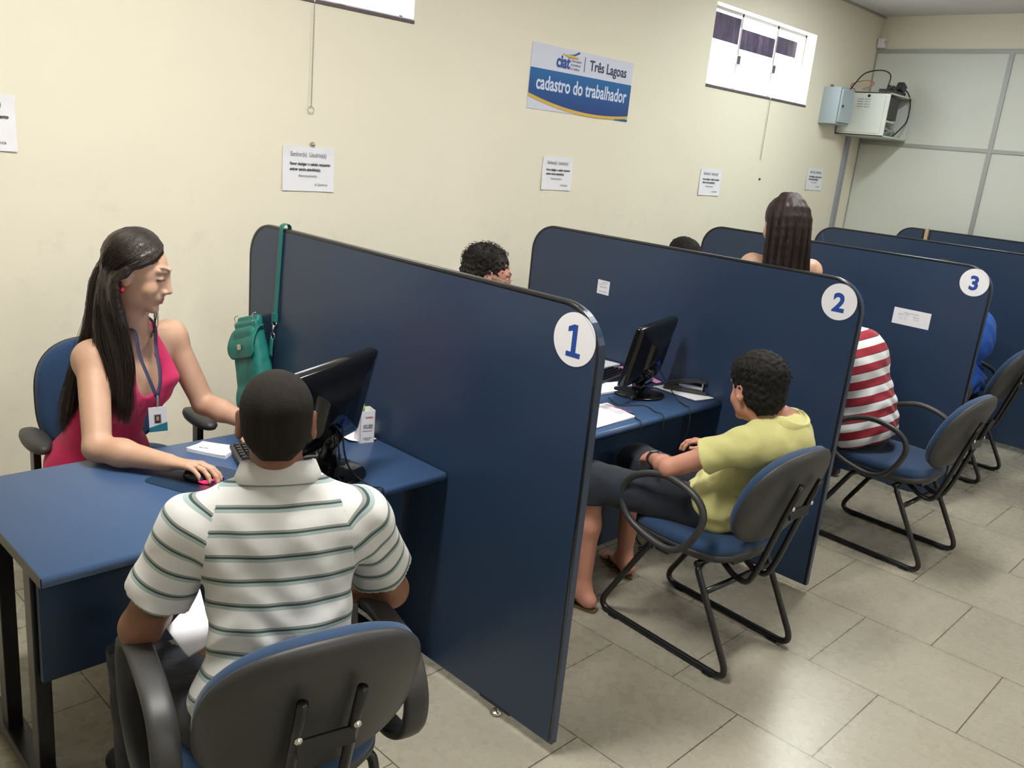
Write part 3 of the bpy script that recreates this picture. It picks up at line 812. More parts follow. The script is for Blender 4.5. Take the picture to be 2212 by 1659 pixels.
# ------------------------------------------------------------------ people
SK = dict(brown=(.20, .088, .048), tan=(.36, .165, .095), fair=(.52, .315, .215), mid=(.40, .21, .13), rosy=(.50, .235, .165))
for k_, v_ in SK.items(): M['skin_' + k_] = skin_mat('skin_' + k_, v_)
M['hairblack'] = hair_mat('hair_black', (.004, .0035, .003), (.009, .007, .006), .75, .25)
M['hairbuzz'] = hair_mat('hair_buzz', (.008, .007, .006), (.022, .018, .015), .9, .2)
M['hairlong'] = hair_mat('hair_long', (.008, .006, .005), (.028, .015, .010), .36)
M['hairbrown'] = hair_mat('hair_brown', (.009, .004, .0035), (.022, .009, .008), .5, .3)
M['haircurly'] = hair_mat('hair_curly', (.006, .005, .004), (.018, .013, .011), .65, .3)
M['jeans'] = fabric('jeans', (.006, .010, .021), 1500, .85, .25, .45)
M['jeansworn'] = fabric('jeans_worn', (.008, .013, .024), 1500, .85, .25, .75)
def cloth(name, col, folds=.5, sheen=.1, sss=0):
    t = NT(name); c = srgb(col); n = t.noise(9, 4, .6)
    t.bump(t.math('ADD', t.noise(7, 3, .45), t.math('MULTIPLY', t.noise(700, 1), .06)), folds, .02)
    return t.fin(t.mix(n, tuple(x * .95 for x in c), c), .9, Sheen_Weight=sheen)
M['cloth_yellow'] = cloth('yellow_polo', (.60, .58, .245), .9)
M['cloth_pink'] = cloth('pink_knit', (.60, .022, .115), .4)
M['cloth_white'] = cloth('white_polo_collar', (.60, .605, .60), .2)
M['cloth_blue'] = cloth('bright_blue_shirt', (.012, .10, .48), .3)
M['cloth_grey'] = cloth('grey_shirt', (.20, .21, .24), .3)
M['cloth_strap'] = cloth('white_top', (.75, .75, .78), .2)
M['cloth_black'] = cloth('dark_trousers', (.015, .016, .02), .3)
def striped(name, stops, period, base, folds=.45):
    t = NT(name); a = t.node('ShaderNodeAttribute', attribute_name='s'); v = t.math('FRACT', t.math('DIVIDE', a.outputs['Fac'], period))
    n = t.node('ShaderNodeValToRGB'); t.put(n.inputs[0], v); cr = n.color_ramp; cr.interpolation = 'CONSTANT'; e = cr.elements
    while len(e) < len(stops): e.new(.5)
    for el, (p, c) in zip(e, stops): el.position = p; el.color = (*c, 1)
    t.bump(t.math('ADD', t.noise(7, 3, .45), t.math('MULTIPLY', t.noise(700, 1), .05)), folds, .02)
    return t.fin(n.outputs[0], .9, Sheen_Weight=.1)
wht = (.60, .605, .60)
M['polo_stripe'] = striped('striped_polo', [(0, wht), (.345, (.30, .38, .37)), (.485, (.025, .055, .06)), (.565, (.22, .235, .215)), (.655, wht)], .050, wht)
M['red_stripe'] = striped('red_striped_shirt', [(0, (.62, .64, .66)), (.47, (.02, .015, .03)), (.505, (.27, .012, .028)), (.99, (.02, .015, .03))], .0785, wht, .3)

def torso(J, g=1.0, bust=0):
    r = unit(A(*J['shR']) - A(*J['shL'])); u0 = unit(A(*J['neck']) - A(*J['pel'])); f = unit(np.cross(u0, r)); r = np.cross(f, u0)
    R = np.stack([r, f, u0]); nk = A(*J['neck']); q = []
    q.append(ell(J['pel'], A(.170, .120, .105) * g, R, .05)); q.append(ell(J['waist'], A(.140, .100, .14) * g, R, .06))
    q.append(ell(J['chest'], A(.158, .108, .155) * g, R, .06))
    for s in ('shL', 'shR'):
        q.append(cap(nk - .035 * u0, J[s], .050 * g, .052 * g, .045)); q.append(cap(A(*J['chest']) + .05 * u0 - .02 * f, A(*J[s]) - .02 * u0, .075 * g, .055 * g, .05))
    return q, (r, f, u0)
def neckp(J, rad=.052, s=1.0):
    r, f, u = frame(J['hf'], J.get('hu', (0, 0, 1))); return [cap(A(*J['neck']) - A(0, 0, .03), A(*J['head']) - .055 * u * s - .02 * f * s, rad * 1.05, rad, .03)]
def arm(sh, el_, wr, r=(.050, .040, .042, .026), k=.02):
    sh, el_, wr = A(*sh), A(*el_), A(*wr); m = el_ * .65 + wr * .35
    return [cap(sh, el_, r[0], r[1], k), cap(el_, m, r[1], r[2], .015), cap(m, wr, r[2], r[3], .02, None)]
def sleeve_attr(J, u0, ax, period=1, off=0, offs=0):
    r, f, u = ax; ch = A(*J['chest'])
    def fn(V):
        s = (V - ch) @ u + off; out = s.copy()
        for k in ('L', 'R'):
            sh, el_ = A(*J['sh' + k]), A(*J['el' + k]); d = unit(el_ - sh); t = (V - sh) @ d; q = (V - sh) - t[:, None] * d; da = np.linalg.norm(q, axis=1)
            side = ((V - ch) @ r) * (1 if k == 'R' else -1); sx = abs((sh - ch) @ r)
            m = (t > -.03) & (da < .115) & (side > sx - .028 - .00 * t); out[m] = -(t[m]) + offs
        return out
    return fn
def legs(J, rt=(.080, .060), rs=(.054, .034), which=('L', 'R')):
    q = []
    for k in which:
        h, kn, an = A(*J['hip' + k]), A(*J['kn' + k]), A(*J['an' + k]); q += [cap(h, kn, rt[0], rt[1], .03), cap(kn, kn * .6 + an * .4, rt[1] * .93, rs[0], .02), cap(kn * .6 + an * .4, an, rs[0], rs[1], .03)]
    return q
def person(label, base):
    return empty('person', base, 0, label, 'person')
def bodyattr(fn_head, V0=None): return {'Col': fn_head}

# ================= the woman at the foreground desk
def woman_pink():
    J = dict(pel=(-.74, -.86, .585), waist=(-.735, -.94, .74), chest=(-.70, -1.035, .915), neck=(-.69, -1.085, 1.10), head=(-.712, -1.160, 1.306), hf=(.80, -.60, -.27),
             shR=(-.825, -1.095, 1.03), shL=(-.535, -1.005, 1.055), elR=(-.885, -1.27, .795), wrR=(-.758, -1.466, .788), elL=(-.445, -1.07, .815), wrL=(-.375, -1.285, .792),
             hipL=(-.62, -.93, .52), hipR=(-.81, -.98, .52), knL=(-.60, -1.36, .50), knR=(-.83, -1.38, .50), anL=(-.58, -1.32, .09), anR=(-.85, -1.34, .09))
    P = person('woman in a pink tank top with long dark hair, typing at the foreground desk', (-.74, -.86, .0))
    hp, L, ax = head_prims(J['head'], J['hf'], s=1.0, fem=True, lids=True)
    tp, tax = torso(J, .93); r, f, u = tax
    bust = [ell(A(*J['chest']) + f * .050 + r * s * .064 - u * .005, (.062, .056, .066), np.stack(tax), .035) for s in (-1, 1)]
    nk = [cap(A(*J['neck']) - A(0, 0, .03), L(0, -.012, -.05), .052, .049, .03)]
    a1 = arm(J['shR'], J['elR'], J['wrR'], (.050, .041, .041, .0265)); a2 = arm(J['shL'], J['elL'], J['wrL'], (.048, .039, .038, .0255))
    h1, e1, x1 = hand(J['wrR'], (.50, -.80, .05), (.16, .10, 1), -1, curls=[.42, .50, .46, .36], s=1.10, tcurl=.2, spread=.20)
    h2, e2, x2 = hand(J['wrL'], (-.35, -.9, -.02), (0, -.1, 1), 1, curl=.4, s=.95)
    lg = legs(J, (.082, .058), (.052, .034)) + foot(J['anL'], (0, -1)) + foot(J['anR'], (-.1, -1))
    allp = tp + bust + nk + hp + a1 + a2 + h1 + h2
    c = A(*J['head'])
    sa = skin_attr(L, ax, J['head'], 1, base=SK['fair'], lash=True, lip=(.36, .10, .09))
    body = solid('body', allp + lg, 'skin_fair', P, .0055, fine=[(c - A(.12, .13, .135), c + A(.13, .12, .14), .0019), (A(-.80, -1.72, .742), A(-.56, -1.455, .835), .0023), (A(-.53, -1.50, .745), A(-.34, -1.26, .84), .003)], attr={'Col': sa})
    M['nailpaint'] = plain('navy_nail_polish', (.006, .012, .07), .2)
    nails(e1, x1, 'nailpaint', P, 1.1)
    # ring
    d, n, a = x1; kn = A(*J['wrR']) + 1.10 * (d * .084 - a * .009 + n * .001)
    rr = MB().lathe([(.0094, -.002), (.0108, -.002), (.0108, .002), (.0094, .002)], 28); o = rr.build('ring', 'gold', None); v = unit(d * .97 - n * .2)
    o.matrix_basis = Matrix.Translation(kn + v * .017) @ Vector(v).to_track_quat('Z', 'Y').to_matrix().to_4x4(); wparent(o, P)
    # pink top
    top = tp[:3] + [ell(A(*J['pel']) + u * .03 + f * .01, (.178, .128, .12), np.stack(tax), .05)] + bust + [cap(A(*J['neck']) + r * s * .052 - u * .02 + f * .0, A(*J['chest']) + f * .085 + r * s * .088 + u * .055, .030, .030, .02, (f, .8)) for s in (-1, 1)] + \
        [cap(A(*J['neck']) + r * s * .05 - u * .02 - f * .02, A(*J['chest']) - f * .06 + r * s * .07 + u * .05, .030, .04, .02) for s in (-1, 1)]
    cut = [ell(A(*J['chest']) + f * .115 + u * .135 - r * .0, (.060, .095, .115), np.stack(tax), .006, '-'), cap(A(*J['neck']) + u * .04, A(*J['neck']) - u * .05 + f * .01, .052, .050, .006, op='-')]
    for s, kk in ((-1, 'L'), (1, 'R')):
        sh = A(*J['sh' + kk]); cut.append(cap(sh - r * s * .005 + u * .05, sh - u * .045, .070, .062, .006, op='-'))
    cut.append(plane(A(*J['pel']) - u * .03, -u))
    solid('tank_top', top + cut, 'cloth_pink', P, .0048, inflate=.0055, disp=lambda Q: wob(Q, 45, .0016) + .0022 * np.sin(((Q - A(*J['chest'])) @ r) * 190) * np.clip(-((Q - A(*J['chest'])) @ u) * 6 + .35, 0, 1) * np.clip(1 + ((Q - A(*J['chest'])) @ u) * 8, 0, 1))
    pant = [ell(J['pel'], (.172, .122, .10), np.stack(tax), .05)] + legs(J, (.086, .064), (.058, .042))
    solid('trousers', pant + [plane(A(*J['pel']) + u * .05, u)], 'cloth_black', P, .009, inflate=.006)
    # hair volume and strands
    G = [[(-.650, -1.205, 1.418), (-.722, -1.228, 1.380), (-.782, -1.185, 1.322), (-.790, -1.175, 1.227), (-.768, -1.190, 1.124), (-.760, -1.205, 1.027), (-.765, -1.205, .926), (-.768, -1.20, .835)],
         [(-.662, -1.178, 1.432), (-.745, -1.215, 1.385), (-.792, -1.165, 1.305), (-.797, -1.150, 1.196), (-.790, -1.175, 1.097), (-.782, -1.20, 1.0), (-.782, -1.20, .911), (-.780, -1.19, .842)],
         [(-.675, -1.150, 1.437), (-.755, -1.175, 1.391), (-.796, -1.140, 1.300), (-.808, -1.115, 1.173), (-.812, -1.130, 1.079), (-.800, -1.165, 1.008), (-.800, -1.175, .938), (-.795, -1.175, .866)],
         [(-.684, -1.115, 1.435), (-.752, -1.125, 1.388), (-.806, -1.088, 1.268), (-.812, -1.050, 1.132), (-.825, -.995, 1.011), (-.845, -.975, .899), (-.855, -.965, .826), (-.866, -.960, .755)],
         [(-.690, -1.085, 1.428), (-.738, -1.080, 1.385), (-.788, -1.048, 1.273), (-.795, -1.002, 1.135), (-.815, -.960, 1.001), (-.845, -.935, .889), (-.860, -.925, .816), (-.875, -.925, .738)],
         [(-.680, -1.075, 1.420), (-.700, -1.055, 1.380), (-.710, -1.045, 1.270), (-.735, -.985, 1.133), (-.765, -.935, 1.001), (-.80, -.915, .889), (-.82, -.905, .816), (-.835, -.905, .745)],
         [(-.660, -1.09, 1.425), (-.640, -1.075, 1.380), (-.635, -1.07, 1.270), (-.65, -.985, 1.133), (-.68, -.930, 1.001), (-.71, -.90, .889), (-.73, -.895, .816), (-.75, -.895, .76)],
         [(-.645, -1.12, 1.428), (-.612, -1.112, 1.385), (-.603, -1.095, 1.280), (-.625, -.99, 1.133), (-.66, -.930, 1.02), (-.69, -.90, .92), (-.71, -.895, .86), (-.73, -.895, .80)]]
    g0 = [L(.010, .070, .112), L(.045, .068, .086), L(.068, .044, .062), L(.080, .010, .040), L(.085, -.016, .008), L(.086, -.026, -.05)] + [A(*p) for p in G[0][4:]]
    G = [g0] + G
    Gp = np.array([polyline(g, 34) for g in G])
    hq = []
    R = np.stack(ax); hc = L(0, -.012, .046); hr = A(.085, .092, .089)
    def push(P_, m=1.0):
        q = (P_ - hc) @ R.T / hr; d = np.linalg.norm(q, axis=-1, keepdims=True); t_ = np.clip((q[..., 2:3] + .15) / .7, 0, 1); t_ = t_ * t_ * (3 - 2 * t_)
        dn = np.where((d < m) & (q[..., 2:3] > -.75), m, d * (1 - t_) + m * t_); return hc + ((q / np.maximum(d, 1e-6)) * dn * hr) @ R
    Gs = push(Gp, 1.0); Gp = push(Gp, .84)
    hq.append(ell(L(0, -.020, .046), (.080, .092, .083), R, .02))
    for g in Gp[:]:
        for a, b, i in zip(g[:-4], g[1:-3], range(40)): hq.append(cap(a, b, .013 if i < 8 else .019 - .00045 * max(0, i - 14), k=.004))
    for gi in range(len(Gp) - 1):
        m = (Gp[gi] + Gp[gi + 1]) / 2
        if gi == 3: m = m[:14]
        for i, (a, b) in enumerate(zip(m[:-6], m[1:-5])): hq.append(cap(a, b, .018 - .0005 * max(0, i - 12), k=.005))
    hq.append(ell(L(.0, .108, -.020), (.092, .068, .100), R, .010, '-'))     # the face stays free
    hq += [ell(L(s * .074, .030, -.045), (.035, .046, .066), R, .008, '-') for s in (-1, 1)]; hq.append(cap(L(.066, -.004, -.026), L(.12, -.004, -.026), .016, k=.006, op='-'))
    hair = solid('hair', hq, 'hairlong', P, .0042, disp=lambda Q: wob(Q * A(1, 1, .06), 130, .0014, 1) + wob(Q * A(1, 1, .04), 420, .0010, 3))
    paths = []
    for i in range(3200):
        t = RNG.random() * (len(Gp) - 1.001); j = int(t); w = t - j
        if j == 3 and w > .1 and w < .9: w = round(w)
        base = Gs[j] * (1 - w) + Gs[j + 1] * w; jit = RNG.normal(0, 1, 3) * A(.006, .006, .003); out = unit(A(-.35, -.6, .3) if j < 6 else A(.3, .3, .2))
        L_ = RNG.uniform(.80, 1.06); n = 34; k = min(n, int(n * min(L_, 1)))
        pts = base[:k] + jit * np.linspace(.15, 1.6, k)[:, None] + out * .009 * np.clip(np.linspace(3, -.5, k), 0, 1)[:, None] + (RNG.normal(0, .0035, 3) * np.sin(np.linspace(0, 6, k) + RNG.random() * 6)[:, None])
        pts = push(pts, 1.0 + RNG.random() * .045)
        q = (pts - c) @ R.T
        if ((q[:, 1] > .004) & (q[:, 2] < .022 + .70 * q[:, 1]) & (q[:, 2] > -.12)).any(): continue
        paths.append(pts)
    # thin locks beside the far cheek
    for i in range(16):
        p0 = L(-.055, .05, .02); pts = polyline([p0, L(-.062, .062, -.05) + RNG.normal(0, .002, 3), L(-.050, .080, -.115) + RNG.normal(0, .004, 3), L(-.045, .088, -.165) + RNG.normal(0, .006, 3), L(-.050, .085, -.205)], 10); paths.append(pts)
    o = strands('hair_strands', paths, 'hairlong', P, .0007)
    # ear ring
    ep = L(.082, -.012, -.034)
    e = MB().lathe([(0, -.012), (.005, -.010), (.0085, 0), (.006, .008), (0, .011)], 16, c=ep - A(0, 0, .012)).lathe([(0, -.004), (.005, 0), (0, .004)], 12, c=ep + A(0, 0, .006)).build('earring', plain('red_bead', (.42, .02, .03), .25), None); wparent(e, P)
    # lanyard and badge
    M['lanyard'] = plain('navy_lanyard', (.012, .014, .05), .7)
    bt = A(-.696, -1.262, .892)
    for pts in ([(-.735, -1.10, 1.140), (-.722, -1.165, 1.118), (-.722, -1.198, 1.05), (-.713, -1.243, .985), bt + A(-.002, 0, .035)],
                [(-.650, -1.055, 1.150), (-.640, -1.118, 1.128), (-.655, -1.166, 1.06), (-.672, -1.232, .985), bt + A(.002, 0, .035)]):
        o = MB().tube(polyline(pts, 22), .0012, 8, flat=(tuple(r), 5.5)).build('lanyard', 'lanyard', None); wparent(o, P)
    o = MB().box(bt + A(-.0035, -.003, .004), bt + A(.0035, .003, .04), .001).build('lanyard_clip', 'steel', None, False); wparent(o, P)
    bx = unit(A(.93, -.30, .05)); by = A(-.06, -.10, 1.0); by = unit(by - bx * (by @ bx)); bz = np.cross(bx, by); bc = bt - by * .040
    def bp(x, y, z): return Vector(bc + bx * x + by * y + bz * z)
    def card(nm, x0, x1, y0, y1, z0, z1, m):
        V = [bp(x, y, z) for z in (z0, z1) for x, y in ((x0, y0), (x1, y0), (x1, y1), (x0, y1))]; o = mobj(nm, V, [(0, 3, 2, 1), (4, 5, 6, 7), (0, 1, 5, 4), (1, 2, 6, 5), (2, 3, 7, 6), (3, 0, 4, 7)], m); return o
    M['tealprint'] = plain('teal_print', (.02, .18, .26), .4)
    b = card('id_badge', -.027, .027, -.043, .043, 0, .0012, 'whitesticker'); wparent(b, P)
    V = [bp(-.027, -.043, .0016), bp(.027, -.043, .0016), bp(.027, -.012, .0016), bp(-.027, -.027, .0016)]
    for nm, o in (('teal_corner', mobj('teal_corner', V, [(0, 1, 2, 3)], 'tealprint')), ('portrait_photo', card('portrait_photo', -.012, .010, -.014, .018, .0013, .0017, plain('photo_bg', (.35, .33, .33), .5))),
                  ('portrait_hair', card('portrait_hair', -.009, .007, -.013, .015, .0017, .0019, plain('photo_hair', (.02, .015, .015), .5))), ('portrait_face', card('portrait_face', -.005, .003, -.004, .011, .0019, .0021, plain('photo_face', (.45, .26, .18), .5)))):
        wparent(o, b); pass
    return P
woman_pink()
# ================= the sitter in the foreground, seen from behind
def polo_person(P, J, g, shirtmat, skin, h=.0052, sl=.66, slr=(.066, .070), hem=None, fine=(), stripe_off=0, offs=0, headkw=None, bodyextra=(), disp=True, infl=.010, lidded=False):
    hp, L, ax = head_prims(J['head'], J['hf'], J.get('hu', (0, 0, 1)), **(headkw or {}))
    tp, tax = torso(J, g); r, f, u = tax
    base = tp + neckp(J, .054) + hp + list(bodyextra)
    sa = skin_attr(L, ax, J['head'], 1, base=SK[skin])
    c = A(*J['head']); body = solid('body', base, 'skin_' + skin, P, h * 1.1, fine=[(c - A(.125, .13, .135), c + A(.125, .13, .14), .0026)] + list(fine), attr={'Col': sa})
    sp = list(tp); 
    for k in 'LR':
        sh, e = A(*J['sh' + k]), A(*J['el' + k]); m = sh * (1 - sl) + e * sl; d = unit(e - sh)
        sp.append(cap(sh, m + d * .05, slr[0] - infl, slr[1] - infl, .022))
        sp.append((lambda Q, m=m, d=d, sh=sh: np.where(np.linalg.norm(Q - m, axis=-1) < .14, (Q - m) @ d, -1.0), None, None, .002, '&'))
    sp.append(ell(A(*J['pel']) + u * .02 - f * .0, (.176 * g, .126 * g, .13), np.stack(tax), .05))
    sp.append(plane(A(*J['pel']) - u * (.06 if hem is None else hem), -u))
    nk = A(*J['neck']); hr, hf_, hu_ = frame(J['hf'], J.get('hu', (0, 0, 1)))
    sp.append(cap(nk - A(0, 0, .02) + f * .02, nk + A(0, 0, .10) + f * .05, .058, .058, .006, op='-'))
    ch = A(*J['chest'])
    def folds(Q):
        q = Q - ch; z = q @ u; x = q @ r
        w = np.clip((-z - .02) * 6, 0, 1); return wob(Q, 38, .0022) + w * .004 * np.sin(z * 75 + 3 * np.sin(x * 17) + 1.5 * np.sin(x * 31 + 1)) + .002 * np.sin(x * 60 + z * 25 + 2 * np.sin(z * 14))
    def seam(Q, k):
        sg = 1 if k == 'R' else -1; sh = A(*J['sh' + k]); lat = (Q - sh) @ r * sg; dz = -((Q - sh) @ u)
        return -(lat + .030 - .16 * np.clip(dz - .02, 0, 1) + .25 * np.clip(.02 - dz, 0, .1))      # negative on the sleeve side
    lo_, hi_ = None, None
    for k in 'LR':
        sh, e = A(*J['sh' + k]), A(*J['el' + k]); d = unit(e - sh); near = [sh, sh * (1 - sl) + e * sl]
        b0, b1 = np.min(near, 0) - .13, np.max(near, 0) + .13
        solid('sleeve', sp + [(lambda Q, k=k: seam(Q, k) - .006, None, None, .001, '&')], shirtmat, P, h, inflate=infl, disp=folds if disp else None, attr={'s': lambda V, sh=sh, d=d: -((V - sh) @ d) + offs}, bounds=(b0, b1))
    ch0 = A(*J['chest'])
    solid('polo_shirt', sp + [(lambda Q, k=k: -seam(Q, k) - .004, None, None, .001, '&') for k in 'LR'], shirtmat, P, h, inflate=infl, disp=folds if disp else None, attr={'s': lambda V: (V - ch0) @ u + stripe_off})
    return L, ax, tax
def pants(P, J, tax, mat, which='LR', cut=None, top=.02, g=1.0, infl=.008, rt=(.088, .070), rs=(.062, .05)):
    r, f, u = tax; q = [ell(J['pel'], A(.178, .125, .115) * g, np.stack(tax), .05)]
    for k in which:
        hh, kn, an = A(*J['hip' + k]), A(*J['kn' + k]), A(*J['an' + k]); q += [cap(hh, kn, rt[0], rt[1], .03), cap(kn, an, rs[0] + .006, rs[1], .02)]
        if cut: 
            m = kn * (1 - cut) + an * cut; d = unit(an - kn); q.append((lambda Q, m=m, d=d: np.where(np.linalg.norm(Q - m, axis=-1) < .75, (Q - m) @ d, -1.0), None, None, .002, '&'))
    q.append(plane(A(*J['pel']) + u * top, u))
    solid('jeans' if 'jeans' in mat else 'trousers', q, mat, P, .0075, inflate=infl, disp=lambda Q: wob(Q, 34, .003) + wob(Q, 90, .001, 2))
def man_polo():
    J = dict(pel=(-.930, -2.40, .575), waist=(-.918, -2.375, .735), chest=(-.893, -2.315, .885), neck=(-.873, -2.272, 1.055), head=(-.876, -2.262, 1.168), hf=(.50, .86, -.06),
             shL=(-1.035, -2.200, .943), shR=(-.722, -2.370, .948), elL=(-1.128, -2.145, .703), wrL=(-.985, -1.965, .655), elR=(-.582, -2.325, .700), wrR=(-.735, -2.115, .70),
             hipL=(-1.02, -2.30, .53), hipR=(-.86, -2.36, .53), knL=(-1.02, -1.86, .52), knR=(-.66, -1.92, .53), anL=(-1.02, -1.86, .09), anR=(-.66, -1.86, .09))
    P = person('person in a white polo shirt with grey-green stripes, seen from behind in the foreground', (-.93, -2.38, 0))
    a1 = arm(J['shL'], J['elL'], J['wrL'], (.048, .045, .042, .028)); a2 = arm(J['shR'], J['elR'], J['wrR'], (.048, .045, .042, .028))
    h1, e1, x1 = hand(J['wrL'], (.5, .8, -.25), (-.3, .2, 1), 1, curl=.6); h2, e2, x2 = hand(J['wrR'], (-.75, .6, -.1), (.1, .4, 1), -1, curl=.6)
    L, ax, tax = polo_person(P, J, 1.0, 'polo_stripe', 'brown', h=.0046, sl=.70, slr=(.067, .076), hem=.10, bodyextra=a1 + a2 + h1 + h2, stripe_off=.012, offs=.012,
                fine=[(A(-1.03, -2.06, .54), A(-.80, -1.79, .74), .0035), (A(-.90, -2.2, .6), A(-.68, -1.95, .78), .0035)], infl=.010)
    R = np.stack(ax)
    hq = [ell(L(0, -.016, .038), (.0770, .097, .0835), R, .02), ell(L(0, -.028, -.006), (.070, .077, .056), R, .02), cap(L(0, -.056, -.03), L(0, -.048, -.064), .050, .030, .02, (ax[0], 1.05))]
    hq += [ell(L(0, .115, -.045), (.11, .070, .105), R, .006, '-'), plane(L(0, -.06, -.066), -ax[2] - .30 * ax[1])]
    hq += [ell(L(s * .083, .002, -.018), (.024, .030, .045), R, .006, '-') for s in (-1, 1)]
    solid('hair', hq, 'hairbuzz', P, .0028, disp=lambda Q: wob(Q, 800, .0009))
    collar('collar', A(*J['neck']) - A(0, 0, .014) + A(.0, .0, 0), tax[1], unit(A(*tax[2]) + A(0, 0, .4)), .066, 'cloth_white', P, .044, .5, 1.10, .03)
    pants(P, J, tax, 'jeans', top=.03)
    sh = legs(J, (.05, .05), (.045, .035)); 
    for k in 'LR':
        solid('shoe', [cap(A(*J['an' + k]) * A(1, 1, 0) + A(0, -.03, .04), A(*J['an' + k]) * A(1, 1, 0) + A(0, .14, .035), .042, .036, .02), plane((0, 0, .004), (0, 0, -1))], 'rubber', P, .007)
    o = sheet('folded_paper', [(-1.050, -2.10, .640), (-1.062, -2.235, .642), (-.995, -2.215, .650), (-.930, -2.02, .668)], 'paper', None, .004, curl=.004)
    tag(o, 'folded white paper on the lap of the striped-polo sitter', 'paper')
man_polo()

# ================= the boy in the yellow polo shirt
def boy_yellow():
    J = dict(pel=(1.02, -2.33, .555), waist=(1.03, -2.42, .68), chest=(1.02, -2.50, .82), neck=(1.02, -2.525, .955), head=(.975, -2.412, 1.028), hf=(.36, .92, -.18),
             shL=(.862, -2.475, .868), shR=(1.175, -2.465, .885), elL=(.765, -2.235, .715), wrL=(.915, -2.065, .668), elR=(1.255, -2.34, .70), wrR=(1.135, -2.20, .725),
             hipL=(.93, -2.30, .54), hipR=(1.11, -2.30, .54), knL=(.775, -1.885, .535), knR=(1.115, -1.86, .535), anL=(.765, -1.915, .085), anR=(1.150, -1.835, .085))
    P = person('boy in a yellow polo shirt and denim shorts sitting in the second booth', (1.02, -2.33, 0))
    a1 = arm(J['shL'], J['elL'], J['wrL'], (.043, .036, .035, .0245)); a2 = arm(J['shR'], J['elR'], J['wrR'], (.043, .036, .035, .0245))
    h1, e1, x1 = hand(J['wrL'], (.55, .75, -.25), (-.5, .2, .9), 1, curl=.55, s=.95); h2, e2, x2 = hand(J['wrR'], (-.6, .7, .1), (.2, 0, 1), -1, curl=.6, s=.95)
    lg = legs(J, (.070, .054), (.050, .033)) + foot(J['anL'], (0, 1), flat=.014) + foot(J['anR'], (.35, 1), flat=.014)
    L, ax, tax = polo_person(P, J, .93, 'cloth_yellow', 'rosy', h=.0048, sl=.55, slr=(.060, .066), hem=.06, bodyextra=a1 + a2 + h1 + h2 + lg,
                fine=[(A(.88, -2.14, .56), A(1.06, -1.88, .74), .0034), (A(.69, -1.98, 0), A(.84, -1.68, .09), .0036), (A(1.09, -1.9, 0), A(1.26, -1.6, .09), .0036)], infl=.010)
    R = np.stack(ax); c = A(*J['head'])
    hq = [ell(L(0, -.020, .058), (.090, .112, .094), R, .02), ell(L(0, -.045, .0), (.080, .076, .075), R, .02), cap(L(0, -.068, -.03), L(0, -.066, -.060), .045, .036, .02, (ax[0], 1.3)), ell(L(0, .055, .085), (.05, .05, .028), R, .02)]
    hq += [ell(L(0, .112, -.055), (.12, .066, .104), R, .006, '-'), plane(L(0, -.06, -.082), -ax[2] - .3 * ax[1])]
    hq += [cap(L(s * .06, .005, -.022), L(s * .11, .005, -.022), .029, k=.006, op='-') for s in (-1, 1)]
    solid('hair', hq, 'hairblack', P, .0030, disp=lambda Q: wob(Q, 140, .0042, 2) + wob(Q, 420, .0014, 1))
    paths = []
    for i in range(700):
        v = RNG.normal(0, 1, 3); v[2] = abs(v[2]) * .9 - .15; v = unit(v)
        if v[1] > .3 and v[2] < .45: continue
        if abs(v[0]) > .55 and v[2] < .1: continue
        p0 = L(*(v * A(.080, .100, .084) + A(0, -.022, .048))); n = unit(p0 - L(0, -.02, .04)); t = unit(ax[1] * .8 + RNG.normal(0, .5, 3) - ax[2] * .4)
        paths.append(polyline([p0, p0 + n * .012 + t * .010, p0 + n * .016 + t * .026 + RNG.normal(0, .003, 3)], 5))
    strands('hair_tufts', paths, 'hairblack', P, .0011)
    collar('collar', A(*J['neck']) - A(-.0, .006, .014), tax[1] + A(0, .2, .0), unit(A(*tax[2]) + A(0, .5, .6)), .058, 'cloth_yellow', P, .038, .45, 1.2, .035)
    pants(P, J, tax, 'jeansworn', cut=.16, top=.03, g=.95, rt=(.080, .074), rs=(.074, .074), infl=.008)
    # wristwatch
    w = A(*J['wrL']); d = unit(w - A(*J['elL'])); o = MB().lathe([(.0285, -.010), (.031, -.010), (.031, .010), (.0285, .010)], 32).build('watch', 'rubber', None); o.matrix_basis = Matrix.Translation(w - d * .018) @ Vector(d).to_track_quat('Z', 'Y').to_matrix().to_4x4(); wparent(o, P)
    nn = unit(A(-.35, -.1, 1)); nn = unit(nn - d * (nn @ d)); o = MB().lathe([(0, 0), (.015, 0), (.016, .003), (.013, .007), (0, .0075)], 24).build('watch_face', plain('watch_face', (.10, .14, .15), .1), None); o.matrix_basis = Matrix.Translation(w - d * .018 + nn * .028) @ Vector(nn).to_track_quat('Z', 'Y').to_matrix().to_4x4(); wparent(o, P)
    # flip-flop sandals
    M['sandal'] = plain('brown_sandal', (.05, .026, .018), .6); M['sole'] = plain('tan_sole', (.13, .085, .05), .8)
    for k, td in (('L', (0, 1)), ('R', (.35, 1))):
        an = A(*J['an' + k]); d = unit(A(td[0], td[1], 0)); a = A(d[1], -d[0], 0); g = A(an[0], an[1], 0); st = empty('sandal', g); wparent(st, P)
        def ol(t):  # outline
            return [(g + d * (.045 + .125 * math.sin(q)) + a * ((.036 + .007 * math.sin(q)) * math.cos(q))) for q in t]
        pts = ol(np.linspace(0, 2 * math.pi, 40, endpoint=False)); V = [(p[0], p[1], .001) for p in pts] + [(p[0], p[1], .014) for p in pts]; n = 40
        s_ = mobj('sole', V, [tuple(range(n))[::-1], tuple(range(n, 2 * n))] + [(i, (i + 1) % n, (i + 1) % n + n, i + n) for i in range(n)], 'sole', None); wparent(s_, st)
